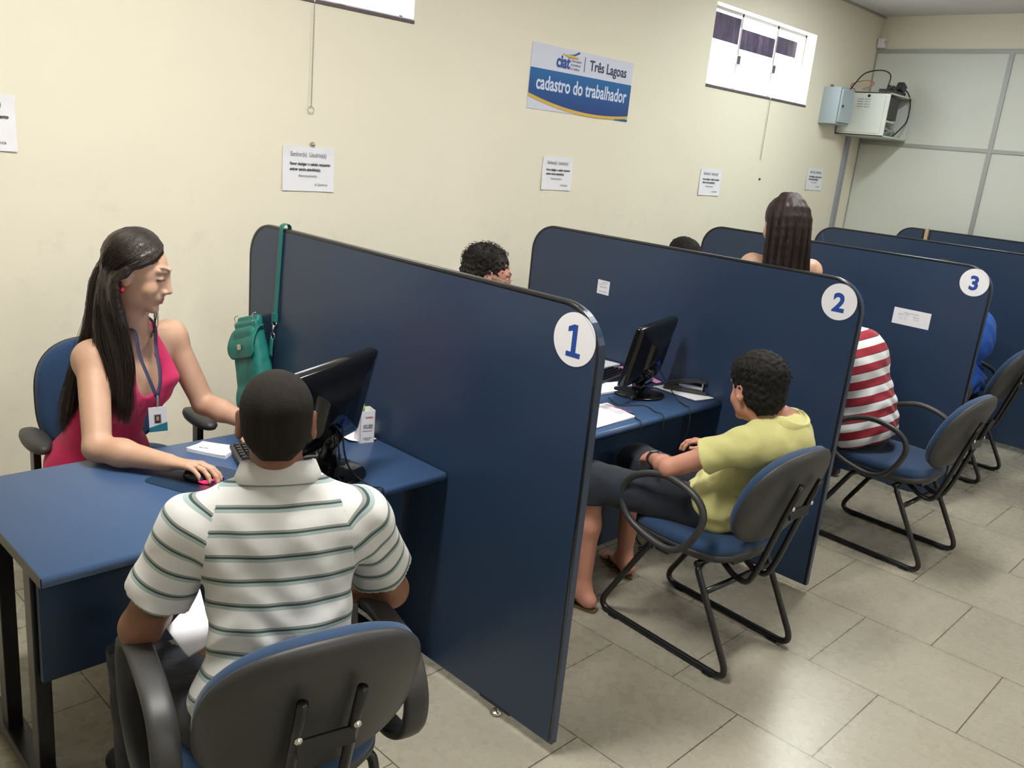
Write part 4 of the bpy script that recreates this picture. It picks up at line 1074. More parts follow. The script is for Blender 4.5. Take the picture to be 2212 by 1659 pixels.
        for sg in (-1, 1):
            o = MB().tube(polyline([g + d * .035 + a * sg * .040 + A(0, 0, .014), g + d * .06 + a * sg * .036 + A(0, 0, .045), g + d * .095 + a * (sg * .018 + .003) + A(0, 0, .043), g + d * .130 + a * .010 + A(0, 0, .018)], 14), .004, 8, flat=((0, 0, 1), .5)).build('strap', 'sandal', None); wparent(o, st)
            o = MB().tube(polyline([g + d * .03 + a * sg * .038 + A(0, 0, .014), g - d * .01 + a * sg * .036 + A(0, 0, .05), g - d * .055 + A(0, 0, .055)], 10), .004, 8).build('strap', 'sandal', None); wparent(o, st)
boy_yellow()

# ================= the people farther back
def desk_man():
    J = dict(pel=(.83, -.88, .58), waist=(.83, -.93, .74), chest=(.825, -.98, .90), neck=(.815, -1.045, 1.075), head=(.842, -1.130, 1.235), hf=(.80, -.58, -.30),
             shL=(.985, -1.0, 1.0), shR=(.65, -1.03, 1.0), elL=(1.09, -1.13, .80), wrL=(1.13, -1.36, .79), elR=(.60, -1.18, .80), wrR=(.78, -1.36, .785),
             hipL=(.92, -.95, .53), hipR=(.74, -.95, .53), knL=(.93, -1.36, .5), knR=(.73, -1.36, .5), anL=(.93, -1.33, .09), anR=(.73, -1.33, .09))
    P = person('man with curly dark hair and glasses looking down behind partition 1', (.83, -.88, 0))
    a1 = arm(J['shL'], J['elL'], J['wrL']); a2 = arm(J['shR'], J['elR'], J['wrR']); h1, _, _ = hand(J['wrL'], (.3, -.9, 0), (0, 0, 1), 1, .4); h2, _, _ = hand(J['wrR'], (.4, -.9, 0), (0, 0, 1), -1, .4)
    L, ax, tax = polo_person(P, J, 1.0, 'cloth_grey', 'rosy', h=.007, slr=(.062, .068), bodyextra=a1 + a2 + h1 + h2, fine=[(A(1.08, -1.6, .73), A(1.26, -1.34, .83), .0035), (A(.73, -1.6, .73), A(.93, -1.34, .83), .0035)], headkw=dict(lids=True))
    R = np.stack(ax)
    hq = [ell(L(0, -.028, .046), (.086, .103, .081), R, .02), ell(L(0, -.050, .0), (.080, .076, .082), R, .02), ell(L(0, .118, -.008), (.12, .085, .104), R, .006, '-'), plane(L(0, 0, -.085), -ax[2])]
    solid('hair', hq, 'haircurly', P, .0035, disp=lambda Q: wob(Q, 170, .007, 1) + wob(Q, 330, .003, 2))
    paths = []
    for i in range(520):
        v = RNG.normal(0, 1, 3); v[2] = abs(v[2]) - .25; v = unit(v)
        if v[1] > .2 and v[2] < .72: continue
        p0 = L(*(v * A(.083, .102, .079) + A(0, -.026, .045))); n = unit(p0 - L(0, -.02, .03)); a = unit(np.cross(n, RNG.normal(0, 1, 3))); b = np.cross(n, a); tt = np.linspace(0, 1, 12); rr_ = RNG.uniform(.006, .011); ph = RNG.random() * 6
        paths.append(p0 + n * (tt[:, None] * RNG.uniform(.008, .022)) + a * (rr_ * np.cos(ph + tt * 7))[:, None] + b * (rr_ * np.sin(ph + tt * 7))[:, None])
    strands('hair_curls', paths, 'haircurly', P, .0008, False)
    # glasses
    gm = MB(); 
    for s in (-1, 1):
        gm.tube([L(s * .033 + .024 * math.cos(t), .104 - .06 * abs(.024 * math.cos(t)), .004 + .016 * math.sin(t)) for t in np.linspace(0, 2 * math.pi, 24, endpoint=False)], .0011, 6, closed=True)
        gm.tube([L(s * .057, .098, .008), L(s * .076, .06, .008), L(s * .080, -.01, .006)], .0013, 6)
    gm.tube([L(-.010, .106, .006), L(0, .110, .009), L(.010, .106, .006)], .0011, 6)
    o = gm.build('glasses', 'goldplate', None); wparent(o, P)
    pants(P, J, tax, 'cloth_black')
desk_man()
def simple_sitter(label, J, shirt, skin, hairm, pantm, g=1.0, sl=.6, off=0, offs=0, hairlen=0):
    P = person(label, (J['pel'][0], J['pel'][1], 0))
    ex = []
    for k, th in (('L', 1), ('R', -1)):
        ex += arm(J['sh' + k], J['el' + k], J['wr' + k]); dd = unit(A(*J['wr' + k]) - A(*J['el' + k])); ex += hand(J['wr' + k], dd, (0, 0, 1), th if dd[1] < 0 else th, .5)[0]
    L, ax, tax = polo_person(P, J, g, shirt, skin, h=.0075, sl=sl, bodyextra=ex, stripe_off=off, offs=offs)
    R = np.stack(ax); hq = [ell(L(0, -.022, .044), (.085, .105, .086), R, .02), ell(L(0, -.04, -.01), (.078, .075, .07), R, .02), ell(L(0, .115, -.045), (.12, .070, .103), R, .006, '-'), plane(L(0, -.05, -.085), -ax[2])]
    solid('hair', hq, hairm, P, .005, disp=lambda Q: wob(Q, 150, .003)); pants(P, J, tax, pantm)
    for k in 'LR':
        an = A(*J['an' + k]) * A(1, 1, 0); s = 1 if J['pel'][1] < -1.8 else -1
        solid('shoe', [cap(an + A(0, -.03 * s, .04), an + A(0, .14 * s, .035), .042, .036, .02), plane((0, 0, .004), (0, 0, -1))], 'rubber', P, .008)
def mk(x, y0, sgn, lean, dx=0, h=1.0):
    """seated figure facing sgn*y"""
    s = sgn
    return dict(pel=(x, y0, .56), waist=(x + dx * .3, y0 + s * lean * .25, .72), chest=(x + dx * .6, y0 + s * lean * .6, .89 * h), neck=(x + dx, y0 + s * lean, 1.05 * h), head=(x + dx, y0 + s * (lean + .07), 1.175 * h), hf=(0, s, -.35),
        shL=(x + dx - s * .17, y0 + s * lean * .85, .975 * h), shR=(x + dx + s * .17, y0 + s * lean * .85, .975 * h), elL=(x - s * .22, y0 + s * (lean + .1), .79), elR=(x + s * .22, y0 + s * (lean + .1), .79),
        wrL=(x - s * .08, y0 + s * (lean + .3), .785), wrR=(x + s * .08, y0 + s * (lean + .3), .785), hipL=(x - s * .09, y0 + s * .06, .53), hipR=(x + s * .09, y0 + s * .06, .53),
        knL=(x - s * .12, y0 + s * .47, .52), knR=(x + s * .12, y0 + s * .47, .52), anL=(x - s * .12, y0 + s * .45, .09), anR=(x + s * .12, y0 + s * .45, .09))
J = mk(2.56, -2.235, 1, .27, -.03); J['chest'] = (2.545, -2.155, .90); J['waist'] = (2.555, -2.235, .71); J['neck'] = (2.52, -2.02, 1.07); J['head'] = (2.50, -1.90, 1.13); J['elR'] = (2.74, -1.83, .80); J['wrR'] = (2.66, -1.66, .79); J['elL'] = (2.33, -1.83, .80); J['wrL'] = (2.42, -1.66, .79)
simple_sitter('person in a red and white striped shirt leaning forward in the third booth', J, 'red_stripe', 'mid', 'hairblack', 'jeans', 1.08, off=.0)
J = mk(4.27, -2.15, 1, .20, -.02, 1.03); J['chest'] = (4.275, -2.16, .90)
simple_sitter('person in a bright blue shirt half hidden behind partition 3', J, 'cloth_blue', 'mid', 'hairblack', 'jeans', 1.08)
J = mk(2.47, -.93, -1, .10, 0, 1.035); J['head'] = (2.475, -1.07, 1.245)
simple_sitter('person at the third desk, only the dark hair showing over partition 2', J, 'cloth_grey', 'mid', 'hairblack', 'cloth_black')

def woman_back():
    x, y = 1.884, -1.956
    J = dict(pel=(x, y, .90), waist=(x, y, 1.05), chest=(x + .0, y + .0, 1.215), neck=(x + .01, y + .01, 1.40), head=(x + .018, y + .03, 1.555), hf=(.55, .83, -.12),
             shL=(x - .088, y + .090, 1.375), shR=(x + .130, y - .085, 1.37), elL=(x - .095, y + .12, 1.08), elR=(x + .165, y - .10, 1.08), wrL=(x - .05, y + .19, .87), wrR=(x + .18, y + .0, .87),
             hipL=(x - .07, y + .05, .86), hipR=(x + .08, y - .04, .86), knL=(x - .08, y + .05, .47), knR=(x + .09, y - .03, .47), anL=(x - .08, y + .02, .085), anR=(x + .09, y - .06, .085))
    P = person('woman with long straight dark hair standing behind partition 2, seen from behind', (x, y, 0))
    tp, tax = torso(J, .88); r, f, u = tax; hp, L, ax = head_prims(J['head'], J['hf'], fem=True); q = tp + neckp(J, .048) + hp
    for k, th in (('L', 1), ('R', -1)): q += arm(J['sh' + k], J['el' + k], J['wr' + k], (.042, .034, .034, .024)) + hand(J['wr' + k], (.1, .3, -1), (th * -.9, 0, 0), th, .3)[0]
    q += legs(J, (.078, .052), (.048, .033)) + foot(J['anL'], (.5, .8)) + foot(J['anR'], (.5, .8))
    c = A(*J['head']); solid('body', q, 'skin_fair', P, .007, fine=[(c - A(.12, .12, .13), c + A(.12, .12, .13), .003)], attr={'Col': skin_attr(L, ax, J['head'], 1, base=SK['fair'])})
    top = tp + [plane(A(*J['chest']) + u * .045, u), plane(A(*J['pel']) + u * .0, -u)]; solid('camisole', top, 'cloth_strap', P, .007, inflate=.007)
    for s in (-1, 1):
        o = MB().tube(polyline([A(*J['chest']) - f * .115 + r * s * .075 + u * .03, A(*J['neck']) - f * .04 + r * s * .082 - u * .012, A(*J['neck']) + f * .01 + r * s * .088 - u * .0, A(*J['chest']) + f * .10 + r * s * .08 + u * .05], 16), .0045, 8).build('strap', 'cloth_strap', None); wparent(o, P)
    pants(P, J, tax, 'jeans', top=.04, g=.92, rt=(.085, .06), rs=(.055, .045))
    R = np.stack(ax); hq = [ell(L(0, -.026, .048), (.088, .106, .094), R, .02)]; G = []
    for i, a in enumerate(np.linspace(-1.35, 1.35, 9)):
        s_, c_ = math.sin(a), math.cos(a)
        G.append([L(s_ * .03, -.03 - c_ * .03, .128), L(s_ * .080, -.03 - c_ * .095, .06), L(s_ * .088, -.035 - c_ * .100, -.05), L(s_ * .092, -.045 - c_ * .085, -.15), L(s_ * .096, -.06 - c_ * .075, -.26), L(s_ * .09, -.065 - c_ * .07, -.36)])
    Gp = np.array([polyline(g, 14) for g in G])
    for g in Gp:
        for i, (a, b) in enumerate(zip(g[:-1], g[1:])): hq.append(cap(a, b, .021, k=.004))
    hq.append(ell(L(0, .115, -.05), (.12, .07, .11), R, .01, '-'))
    solid('hair', hq, 'hairbrown', P, .005, disp=lambda Q: wob(Q * A(1, 1, .05), 150, .0014))
    paths = []
    for i in range(700):
        t = RNG.random() * 7.999; j = int(t); w = t - j; b = Gp[j] * (1 - w) + Gp[j + 1] * w; o_ = unit((b[5] - L(0, -.02, -.03)) * A(1, 1, 0)); paths.append(b + o_ * .0165 + RNG.normal(0, .0015, 3) * np.linspace(.3, 3, 14)[:, None])
    strands('hair_strands', paths, 'hairbrown', P, .0009)
woman_back()
# ------------------------------------------------------------------ things on the wall
def notice(x0, z0, w, h, label, tilt=0, full=True):
    cx, cz = x0 + w / 2, z0 + h / 2; t = empty('wall_notice', (cx, -.001, cz), 0, label, 'notice', 'silence-your-phone notices on the wall')
    ca, sa = math.cos(tilt), math.sin(tilt); X = Vector((ca, 0, sa)); Z = Vector((-sa, 0, ca)); O = Vector((cx, -.001, cz))
    def p(a, b, d=0): return O + X * a + Z * b + Vector((0, -d, 0))
    s = sheet('paper_sheet', [p(-w / 2, -h / 2, .002), p(w / 2, -h / 2, .002), p(w / 2, h / 2, .001), p(-w / 2, h / 2, .001)], 'paper', None, .0006, (0, -1, 0), .004); wparent(s, t)
    k = w / .297
    for s_, sz, mt, a, b, bold, wd in (('Senhor(a)  Usuário(a)', .030, 'inkgrey', -.108, .060, .0002, .205), ('Favor desligar o celular enquanto', .0185, 'ink', -.110, .018, .0006, .232),
                                 ('estiver sendo atendido(a).', .0185, 'ink', -.110, -.008, .0006, .178), ('Atenciosamente,', .0175, 'inkgrey', -.060, -.038, .0001, .108), ('A Gerência', .0185, 'inkgrey', .035, -.080, .0001, .075)):
        text('lettering', s_, sz * k, mt, t, p(a * k, b * k * h / .215 / k, .0068), X, Z, 'LEFT', bold * k, wd * k, .0001)
notice(-.972, 1.583, .290, .211, 'white paper notice cut off by the left edge of the photo')
notice(.490, 1.472, .296, .216, 'white paper notice under the hanging chain ring, above the pink-top woman')
notice(2.348, 1.535, .291, .208, 'white paper notice on the wall below the blue and white banner')
notice(4.168, 1.550, .305, .205, 'white paper notice on the wall, left of the long-haired woman', .0)
notice(5.945, 1.648, .318, .197, 'white paper notice on the wall beside the grey conduit, farthest from the viewer')
t = tag(MB().lathe([(0, 0), (.012, 0), (.013, .006), (.009, .016), (.004, .02), (0, .021)], 20, R=Matrix.Rotation(math.pi / 2, 3, 'X')).build('wall_hook', 'steel'), 'small round metal wall knob just above the paper notice below the chain', 'hook'); t.location = (.654, 0, 1.700)
t = tag(MB().lathe([(0, 0), (.009, 0), (.009, .008), (.003, .012), (0, .02)], 12, R=Matrix.Rotation(math.pi / 2, 3, 'X')).build('wall_hook', 'darkhole'), 'tiny dark screw stub in the wall under the far window chain', 'hook'); t.location = (5.09, 0, 1.707)
# banner
def banner():
    x0, x1, z0, z1 = 2.152, 3.152, 2.016, 2.396; w, h = x1 - x0, z1 - z0
    t = empty('wall_banner', ((x0 + x1) / 2, 0, (z0 + z1) / 2), 0, 'white and blue banner reading cadastro do trabalhador on the wall', 'banner')
    wparent(MB().box((x0, -.004, z0), (x1, -.0005, z1)).build('banner_board', 'bannerwhite', None, False), t)
    zb1 = z0 + h * .625
    def curve(u, o): return z0 + h * (.205 - .265 * 4 * (u * (1.36 - u)) / 1.85 + .04 * u) + o
    n = 30; us = [i / n for i in range(n + 1)]
    low = lambda u: z0 + h * (.235 - .60 * u + .46 * u * u)      # lower edge of the blue band
    V = [(x0 + w * u, -.0055, max(low(u) + h * .0, z0)) for u in us] + [(x0 + w * u, -.0055, zb1) for u in us]
    wparent(mobj('blue_band', V, [(i, i + 1, n + 2 + i, n + 1 + i) for i in range(n)], 'bannergrad', None), t)
    V = [(x0 + w * u, -.0058, low(u) - h * (.055 - .01 * u)) for u in us] + [(x0 + w * u, -.0058, low(u) + .0005) for u in us]
    wparent(mobj('yellow_line', V, [(i, i + 1, n + 2 + i, n + 1 + i) for i in range(n)], 'inkyellow', None), t)
    wparent(MB().box((x1 - .145, -.0055, z0), (x1, -.0045, z0 + .014)).build('blue_tab', 'bannerblue', None, False), t)
    X, Z = (1, 0, 0), (0, 0, 1)
    text('lettering', 'cadastro do trabalhador', .118, 'inkpale', t, (x0 + .058, -.0068, z0 + h * .315), X, Z, 'LEFT', .0024, .90)
    text('lettering', 'Três Lagoas', .090, 'inknavy', t, (x0 + .545, -.0062, z0 + h * .735), X, Z, 'LEFT', .0012, .385)
    text('lettering', 'ciat', .105, 'inkblue', t, (x0 + .225, -.0062, z0 + h * .70), X, Z, 'LEFT', .0034, .128)
    for q, (s_, wd) in enumerate((('Centro Integrado', .098), ('de Atendimento', .092), ('ao Trabalhador', .088))):
        text('lettering', s_, .021, 'inkgrey', t, (x0 + .360, -.0062, z0 + h * (.815 - .062 * q)), X, Z, 'LEFT', .0, wd)
    wparent(MB().box((x0 + .492, -.0062, z0 + h * .69), (x0 + .496, -.0045, z0 + h * .93)).build('divider_line', 'inknavy', None, False), t)
    for nm, pts, r_, mt in (('blue_swoosh', [(.28, .915), (.34, .92), (.39, .94), (.435, .99)], [.001, .004, .005, .007], 'inkblue'), ('yellow_swoosh', [(.275, .925), (.33, .905), (.39, .90), (.43, .895)], [.001, .008, .011, .004], 'inkyellow')):
        P_ = polyline([(x0 + a, -.0055, z0 + h * b * .985) for a, b in pts], 14); rr = np.interp(np.linspace(0, 1, 14), np.linspace(0, 1, 4), r_)
        wparent(MB().tube(P_, list(rr), 8, flat=((0, 1, 0), .12)).build(nm, mt, None), t)
tb = NT('banner_gradient'); g_ = tb.node('ShaderNodeNewGeometry'); s_ = tb.node('ShaderNodeSeparateXYZ'); tb.put(s_.inputs[0], g_.outputs['Position'])
m_ = tb.node('ShaderNodeMapRange', i_1=2.02, i_2=2.25); tb.put(m_.inputs[0], s_.outputs[2]); tb.fin(tb.mix(m_.outputs[0], (.018, .045, .21), (.008, .125, .36)), .4); M['bannergrad'] = tb.m
banner()
# chains from the windows
def chain(x, z0, z1, ring, label):
    t = empty('window_chain', (x, -.012, z0), 0, label, 'chain'); m = MB(); n = int((z1 - z0) / .0085)
    for i in range(n):
        z = z0 + (z1 - z0) * (i + .5) / n; a = i % 2
        P_ = [(x + .0032 * math.cos(q) * (1 if a else .25), -.012 + .0032 * math.cos(q) * (.25 if a else 1), z + .0062 * math.sin(q)) for q in np.linspace(0, 2 * math.pi, 8, endpoint=False)]
        m.tube(P_, .0011, 5, closed=True)
    wparent(m.build('chain_links', 'steel', None), t)
    if ring:
        m = MB().tube([(x + .017 * math.cos(q), -.010, z0 - .019 + .017 * math.sin(q)) for q in np.linspace(0, 2 * math.pi, 28, endpoint=False)], .0017, 6, closed=True); wparent(m.build('pull_ring', 'steel', None), t)
chain(.635, 1.882, 2.365, True, 'thin metal chain with a pull ring hanging from the near window')
chain(5.038, 1.862, 2.365, False, 'thin metal chain hanging from the far window')
# boxes in the corner
def grey_box():
    t = empty('electrical_box', (6.07, -.08, 2.25), 0, 'grey metal electrical box on the wall, left of the white equipment cabinet', 'box')
    wparent(MB().box((5.97, -.165, 2.245), (6.235, -.0, 2.558), .004).build('box_body', 'greybox', None, False), t)
    wparent(MB().box((5.985, -.183, 2.262), (6.222, -.166, 2.543), .005).build('box_door', 'greybox', None, False), t)
    wparent(MB().lathe([(0, 0), (.012, 0), (.012, .006), (0, .007)], 16, c=(6.02, -.183, 2.40), R=Matrix.Rotation(math.pi / 2, 3, 'X')).build('door_lock', 'darkhole', None), t)
    for i in range(2): wparent(MB().tube(polyline([(6.02 + .03 * i, -.03, 2.556), (6.03 + .03 * i, -.04, 2.583), (6.06 + .03 * i, -.03, 2.556)], 10), .003, 6).build('cable', 'blackmetal', None), t)
grey_box()
def rack():
    x0, x1, y0, y1, z0, z1 = 6.34, 6.885, -.46, -.004, 2.175, 2.56
    t = empty('equipment_cabinet', (6.6, -.2, z0), 0, 'white wall-mounted equipment cabinet with an open front in the far corner', 'cabinet')
    m = MB().box((x0, y0 + .0, z0), (x0 + .014, y1, z1), .003).box((x1 - .014, y0, z0), (x1, y1, z1), .003).box((x0, y0, z1 - .014), (x1, y1, z1), .003).box((x0, y0, z0), (x1, y1, z0 + .014), .003).box((x0, y1 - .01, z0), (x1, y1, z1))
    wparent(m.build('cabinet_shell', 'whitebox', None, False), t)
    wparent(MB().box((x0 - .006, y0 + .035, z0 + .025), (x0, y1 - .05, z1 - .03), .003).build('side_panel', 'whitebox', None, False), t)
    v = MB()
    for a in range(4):
        for b_ in range(2): v.box((x0 - .0075, -.29 + b_ * .065, 2.425 + a * .022), (x0 - .0055, -.235 + b_ * .065, 2.433 + a * .022))
    wparent(v.build('vent_slots', 'strip', None, False), t)
    wparent(MB().lathe([(0, 0), (.013, 0), (.013, .006), (0, .007)], 16, c=(x0 - .006, -.27, 2.525), R=Matrix.Rotation(-math.pi / 2, 3, 'Y')).build('side_lock', 'darkhole', None), t)
    wparent(MB().box((x0 + .02, y0 + .03, z0 + .16), (x1 - .25, y1 - .03, z1 - .03), .003).build('dark_unit', 'blackplastic', None, False), t)
    wparent(MB().box((x0 + .02, y0 + .04, z0 + .135), (x1 - .25, y1 - .03, z0 + .155), .002).build('shelf_unit', 'whitebox', None, False), t)
    for i in range(7):
        a = RNG.uniform(0, 1, 3); P_ = polyline([(x0 + .1 + .36 * a[0], y0 + .10, z0 + .02), (x0 + .2 + .2 * a[1], y0 + .06, z0 + .07), (x0 + .12 + .35 * a[2], y0 + .09, z0 + .11 - .08 * a[1]), (x0 + .3 + .1 * a[0], y0 + .15, z0 + .02)], 20)
        wparent(MB().tube(P_, .005, 6).build('inner_cable', 'strip' if i % 2 else 'greybox', None), t)
rack()
t = empty('power_strip', (6.55, -.37, 2.56), math.radians(-8), 'black power strip with plugged adapter on top of the white cabinet', 'power strip')
MB().box((-.16, -.035, .0005), (.20, .03, .035), .008).build('strip_body', 'blackplastic', t, False)
MB().box((-.035, -.03, 0), (.045, .035, .075), .01, Matrix.Rotation(.5, 3, 'Y'), (0, 0, .0)).build('adapter', 'blackplastic', t, False).location = (.14, 0, .045)
MB().lathe([(0, 0), (.02, 0), (.022, .02), (.013, .045), (0, .045)], 14, c=(-.04, 0, .034)).build('plug', 'blackplastic', t)
MB().lathe([(0, 0), (.02, 0), (.022, .02), (.013, .045), (0, .045)], 14, c=(.03, 0, .034)).build('plug', 'blackplastic', t)
for nm, mt, P_, lab in (('power_cable', 'blackmetal', [(6.48, -.36, 2.62), (6.47, -.37, 2.72), (6.42, -.30, 2.755), (6.36, -.18, 2.72), (6.352, -.10, 2.62), (6.36, -.06, 2.563)], 'black cable arching over the white cabinet'),
                        ('power_cable', 'blackmetal', [(6.70, -.38, 2.64), (6.76, -.44, 2.60), (6.80, -.47, 2.50), (6.79, -.475, 2.36), (6.70, -.47, 2.28), (6.62, -.44, 2.20)], 'thin black cable dangling across the open cabinet front'),
                        ('orange_cable', plain('orange_wire', (.45, .12, .05), .5), [(6.37, -.12, 2.57), (6.37, -.06, 2.62), (6.37, -.20, 2.66), (6.37, -.28, 2.63), (6.37, -.18, 2.585)], 'thin orange cable loop on top of the white cabinet')):
    tag(MB().tube(polyline(P_, 30), .006 if mt == 'blackmetal' else .004, 8).build(nm, mt), lab, 'cable')
m = MB(); m.box((6.60, -.028, 0), (6.645, 0, 2.17), .003); m.box((6.655, -.022, 0), (6.685, 0, 2.17), .003)
tag(m.build('wall_conduit', 'conduit', smooth=False), 'grey cable conduit running down the wall below the white cabinet', 'conduit')
t = empty('motion_sensor', (6.91, -.045, 3.055), 0, 'small white motion sensor in the top corner of the room', 'sensor')
MB().box((-.035, -.03, -.045), (.035, .035, .045), .012).build('sensor_case', 'whitesticker', t, False); MB().lathe([(0, 0), (.012, 0), (.009, .006), (0, .008)], 16, c=(-.01, -.029, .012), R=Matrix.Rotation(math.pi / 2, 3, 'X')).build('sensor_lens', 'strip', t)
# papers stuck on partitions
def stuck(name, x, ya, yb, za, zb, label, lines, cat='notice'):
    t = empty(name, (x, (ya + yb) / 2, za), 0, label, cat)
    wparent(sheet('paper_sheet', [(x - .0005, ya, za), (x - .0005, yb, za - .002), (x - .0005, yb, zb - .002), (x - .0005, ya, zb)], 'whitesticker', None, .0006, (-1, 0, 0), .0), t)
    for s_, sz, mt, y, z, wd in lines: text('lettering', s_, sz, mt, t, (x - .0014, y, z), (0, -1, 0), (0, 0, 1), 'LEFT', 0, wd, .0001)
stuck('small_notice', D - .0125, -1.083, -1.160, 1.103, 1.174, 'small square white slip stuck on partition 2', [('ESTADO', .008, 'ink', -1.112, 1.160, .035), ('Atendimento', .0075, 'inkgrey', -1.092, 1.150, .04), ('502-16-027', .010, 'ink', -1.100, 1.135, .042), ('Informações', .009, 'inkgrey', -1.094, 1.113, .052)])
stuck('notice_strip', 2 * D - .0125, -1.961, -2.172, 1.002, 1.096, 'wide white notice strip stuck on partition 3', [('HORÁRIO DE ATENDIMENTO', .0105, 'inkgrey', -2.02, 1.068, .085), ('Segunda a sexta', .010, 'inkgrey', -1.99, 1.058, .06), ('07:30 às 11:00', .009, 'inkfaint', -1.995, 1.044, .045), ('13:00 às 17:00', .009, 'inkfaint', -1.995, 1.032, .045), ('Sábado', .010, 'inkgrey', -2.075, 1.052, .034), ('fechado', .009, 'inkfaint', -2.08, 1.040, .03)])

# ------------------------------------------------------------------ things on the desks
def monitor(bx, by, c, ux, uy, w, h, tilt, label):
    """base centre, panel centre, panel right direction (seen from behind), size, tilt"""
    t = empty('computer_monitor', (bx, by, DZ), 0, label, 'monitor')
    u = Vector((ux, uy, 0)).normalized(); nb = Vector((uy, -ux, 0)).normalized()       # nb: backwards, to the visitor
    up = (Vector((0, 0, 1)) * math.cos(tilt) + nb * math.sin(tilt)); n = u.cross(up).normalized(); n = n if n.dot(nb) > 0 else -n
    C = Vector(c)
    def fr(x, y, d): return C + u * x + up * y + n * d
    m = MB(); o = rrect(w, h, .012, 5); prof = [(1, -.012), (1, .006), (.985, .012), (.90, .020), (.72, .030), (.45, .040), (.42, .050), (.02, .050)]
    m.pad(o, [(.975, -.016), (.995, -.016)] + prof, fr); wparent(m.build('display_housing', 'glossblack', None), t)
    V = [fr(x, y, -.0168) for x, y in ((-w / 2 + .017, -h / 2 + .02), (w / 2 - .017, -h / 2 + .02), (w / 2 - .017, h / 2 - .015), (-w / 2 + .017, h / 2 - .015))]
    e = NT('screen'); e.fin((.3, .35, .4), .1); e.b.inputs['Emission Color'].default_value = (.6, .75, 1, 1); e.b.inputs['Emission Strength'].default_value = 1.2
    wparent(mobj('screen', V, [(3, 2, 1, 0)], e.m, None), t)
    wparent(MB().pad(rrect(.030, .016, .006, 4), [(1, 0), (.9, .0012)], lambda x, y, d: fr(x + w / 2 - .035, y + h / 2 - .030, .0215 + d)).build('rear_sticker', 'steel', None, False), t)
    wparent(MB().box((-.012, -.01, 0), (.012, .01, .02), .002).build('video_plug', plain('plug_blue', (.01, .03, .4), .4), None, False), t); bpy.data.objects['video_plug' if 'video_plug' in bpy.data.objects else 'video_plug']
    pl = [o for o in bpy.data.objects if o.name.startswith('video_plug')][-1]; pl.matrix_basis = Matrix.Translation(fr(.03, -.055, .042)); pl.parent = t; pl.matrix_parent_inverse = parent_inv(t)
    nk = MB().tube(polyline([(bx, by, DZ + .015), (bx, by, DZ + .06), tuple(fr(0, -h * .30, .035))], 8), [.030, .027, .025, .025, .026, .028, .03, .03], 14, flat=((ux, uy, 0), 1.0)); wparent(nk.build('stand_neck', 'glossblack', None), t)
    wparent(MB().lathe([(0, 0), (.118, 0), (.124, .004), (.118, .009), (.06, .016), (.035, .022), (0, .024)], 48, c=(bx, by, DZ)).build('stand_base', 'glossblack', None), t)
    return t, fr
t, fr = monitor(-.345, -1.690, (-.430, -1.800, 1.012), .92, .39, .43, .285, .22, 'black computer monitor on the foreground desk, seen from behind')
for k_, (a, b) in enumerate((((.03, -.06), (-.30, -1.86)), ((.0, -.06), (-.36, -1.87)))):
    p0 = fr(a[0] - .02 * k_ if False else a[0], a[1], .05); P_ = polyline([tuple(p0), tuple(p0 + Vector((0, -.02, -.08))), (b[0] - .02, b[1] + .07, DZ + .03), (b[0], b[1], DZ + .0035), (b[0] + .02, -1.902, DZ - .004), (b[0] + .02, -1.905, DZ - .16)], 40)
    tag(MB().tube(P_, .0028, 8).build('monitor_cable', 'rubber'), ('black monitor cable over the foreground desk edge, right strand', 'black monitor cable over the foreground desk edge, left strand')[k_], 'cable')
t, fr = monitor(1.40, -1.615, (1.335, -1.690, .972), .97, .24, .44, .275, .20, 'black computer monitor on the desk behind partition 1')
for k_, P_ in enumerate(([tuple(fr(.03, -.06, .05)), (1.43, -1.77, .80), (1.46, -1.80, .752), (1.43, -1.86, DZ + .004), (1.40, -1.902, DZ), (1.39, -1.905, .62), (1.38, -1.80, .45)],
                         [(1.20, -1.60, DZ + .004), (1.15, -1.70, DZ + .004), (1.25, -1.76, DZ + .004), (1.22, -1.84, DZ + .004), (1.20, -1.90, DZ + .003), (1.20, -1.905, .66)],
                         [(1.10, -1.64, DZ + .004), (1.03, -1.72, DZ + .004), (1.10, -1.80, DZ + .004), (1.06, -1.86, DZ + .004), (1.04, -1.90, DZ + .003), (1.04, -1.905, .70)])):
    tag(MB().tube(polyline(P_, 44), .0021, 8).build('desk_cable', 'rubber'), ('black cable dropping from the far monitor over the desk edge', 'thin black cable snaking over the far desk, middle one', 'thin black cable nearest the stapled papers on the far desk')[k_], 'cable')
def keyboard(c, rz, label, hl=.225):
    t = empty('keyboard', (c[0], c[1], DZ), rz, label, 'keyboard')
    MB().box((-hl, -.078, .0), (hl, .078, .020), .006).build('keyboard_base', 'blackplastic', t, False)
    m = MB()
    for r_ in range(6):
        n = (20 if r_ < 5 else 12) * (1 if hl > .2 else .75); n = int(n)
        for k_ in range(n):
            x = (-1 + (k_ + .5) * 2 / n) * (hl - .01); y = .062 - r_ * .0245; w = 2 * (hl - .01) / n * .42
            V = [(x - w, y - .0095, .018), (x + w, y - .0095, .018), (x + w, y + .0095, .018), (x - w, y + .0095, .018), (x - w * .78, y - .0068, .0285), (x + w * .78, y - .0068, .0285), (x + w * .78, y + .0075, .0285), (x - w * .78, y + .0075, .0285)]
            m.add(V, [(4, 5, 6, 7), (0, 1, 5, 4), (1, 2, 6, 5), (2, 3, 7, 6), (3, 0, 4, 7)], False)
    m.build('keys', 'glossblack', t, False); return t
keyboard((-.372, -1.490), math.radians(-18), 'black keyboard on the foreground desk, half behind the striped-polo sitter', .165)
keyboard((1.40, -1.36), math.radians(12), 'black keyboard on the desk behind partition 1')
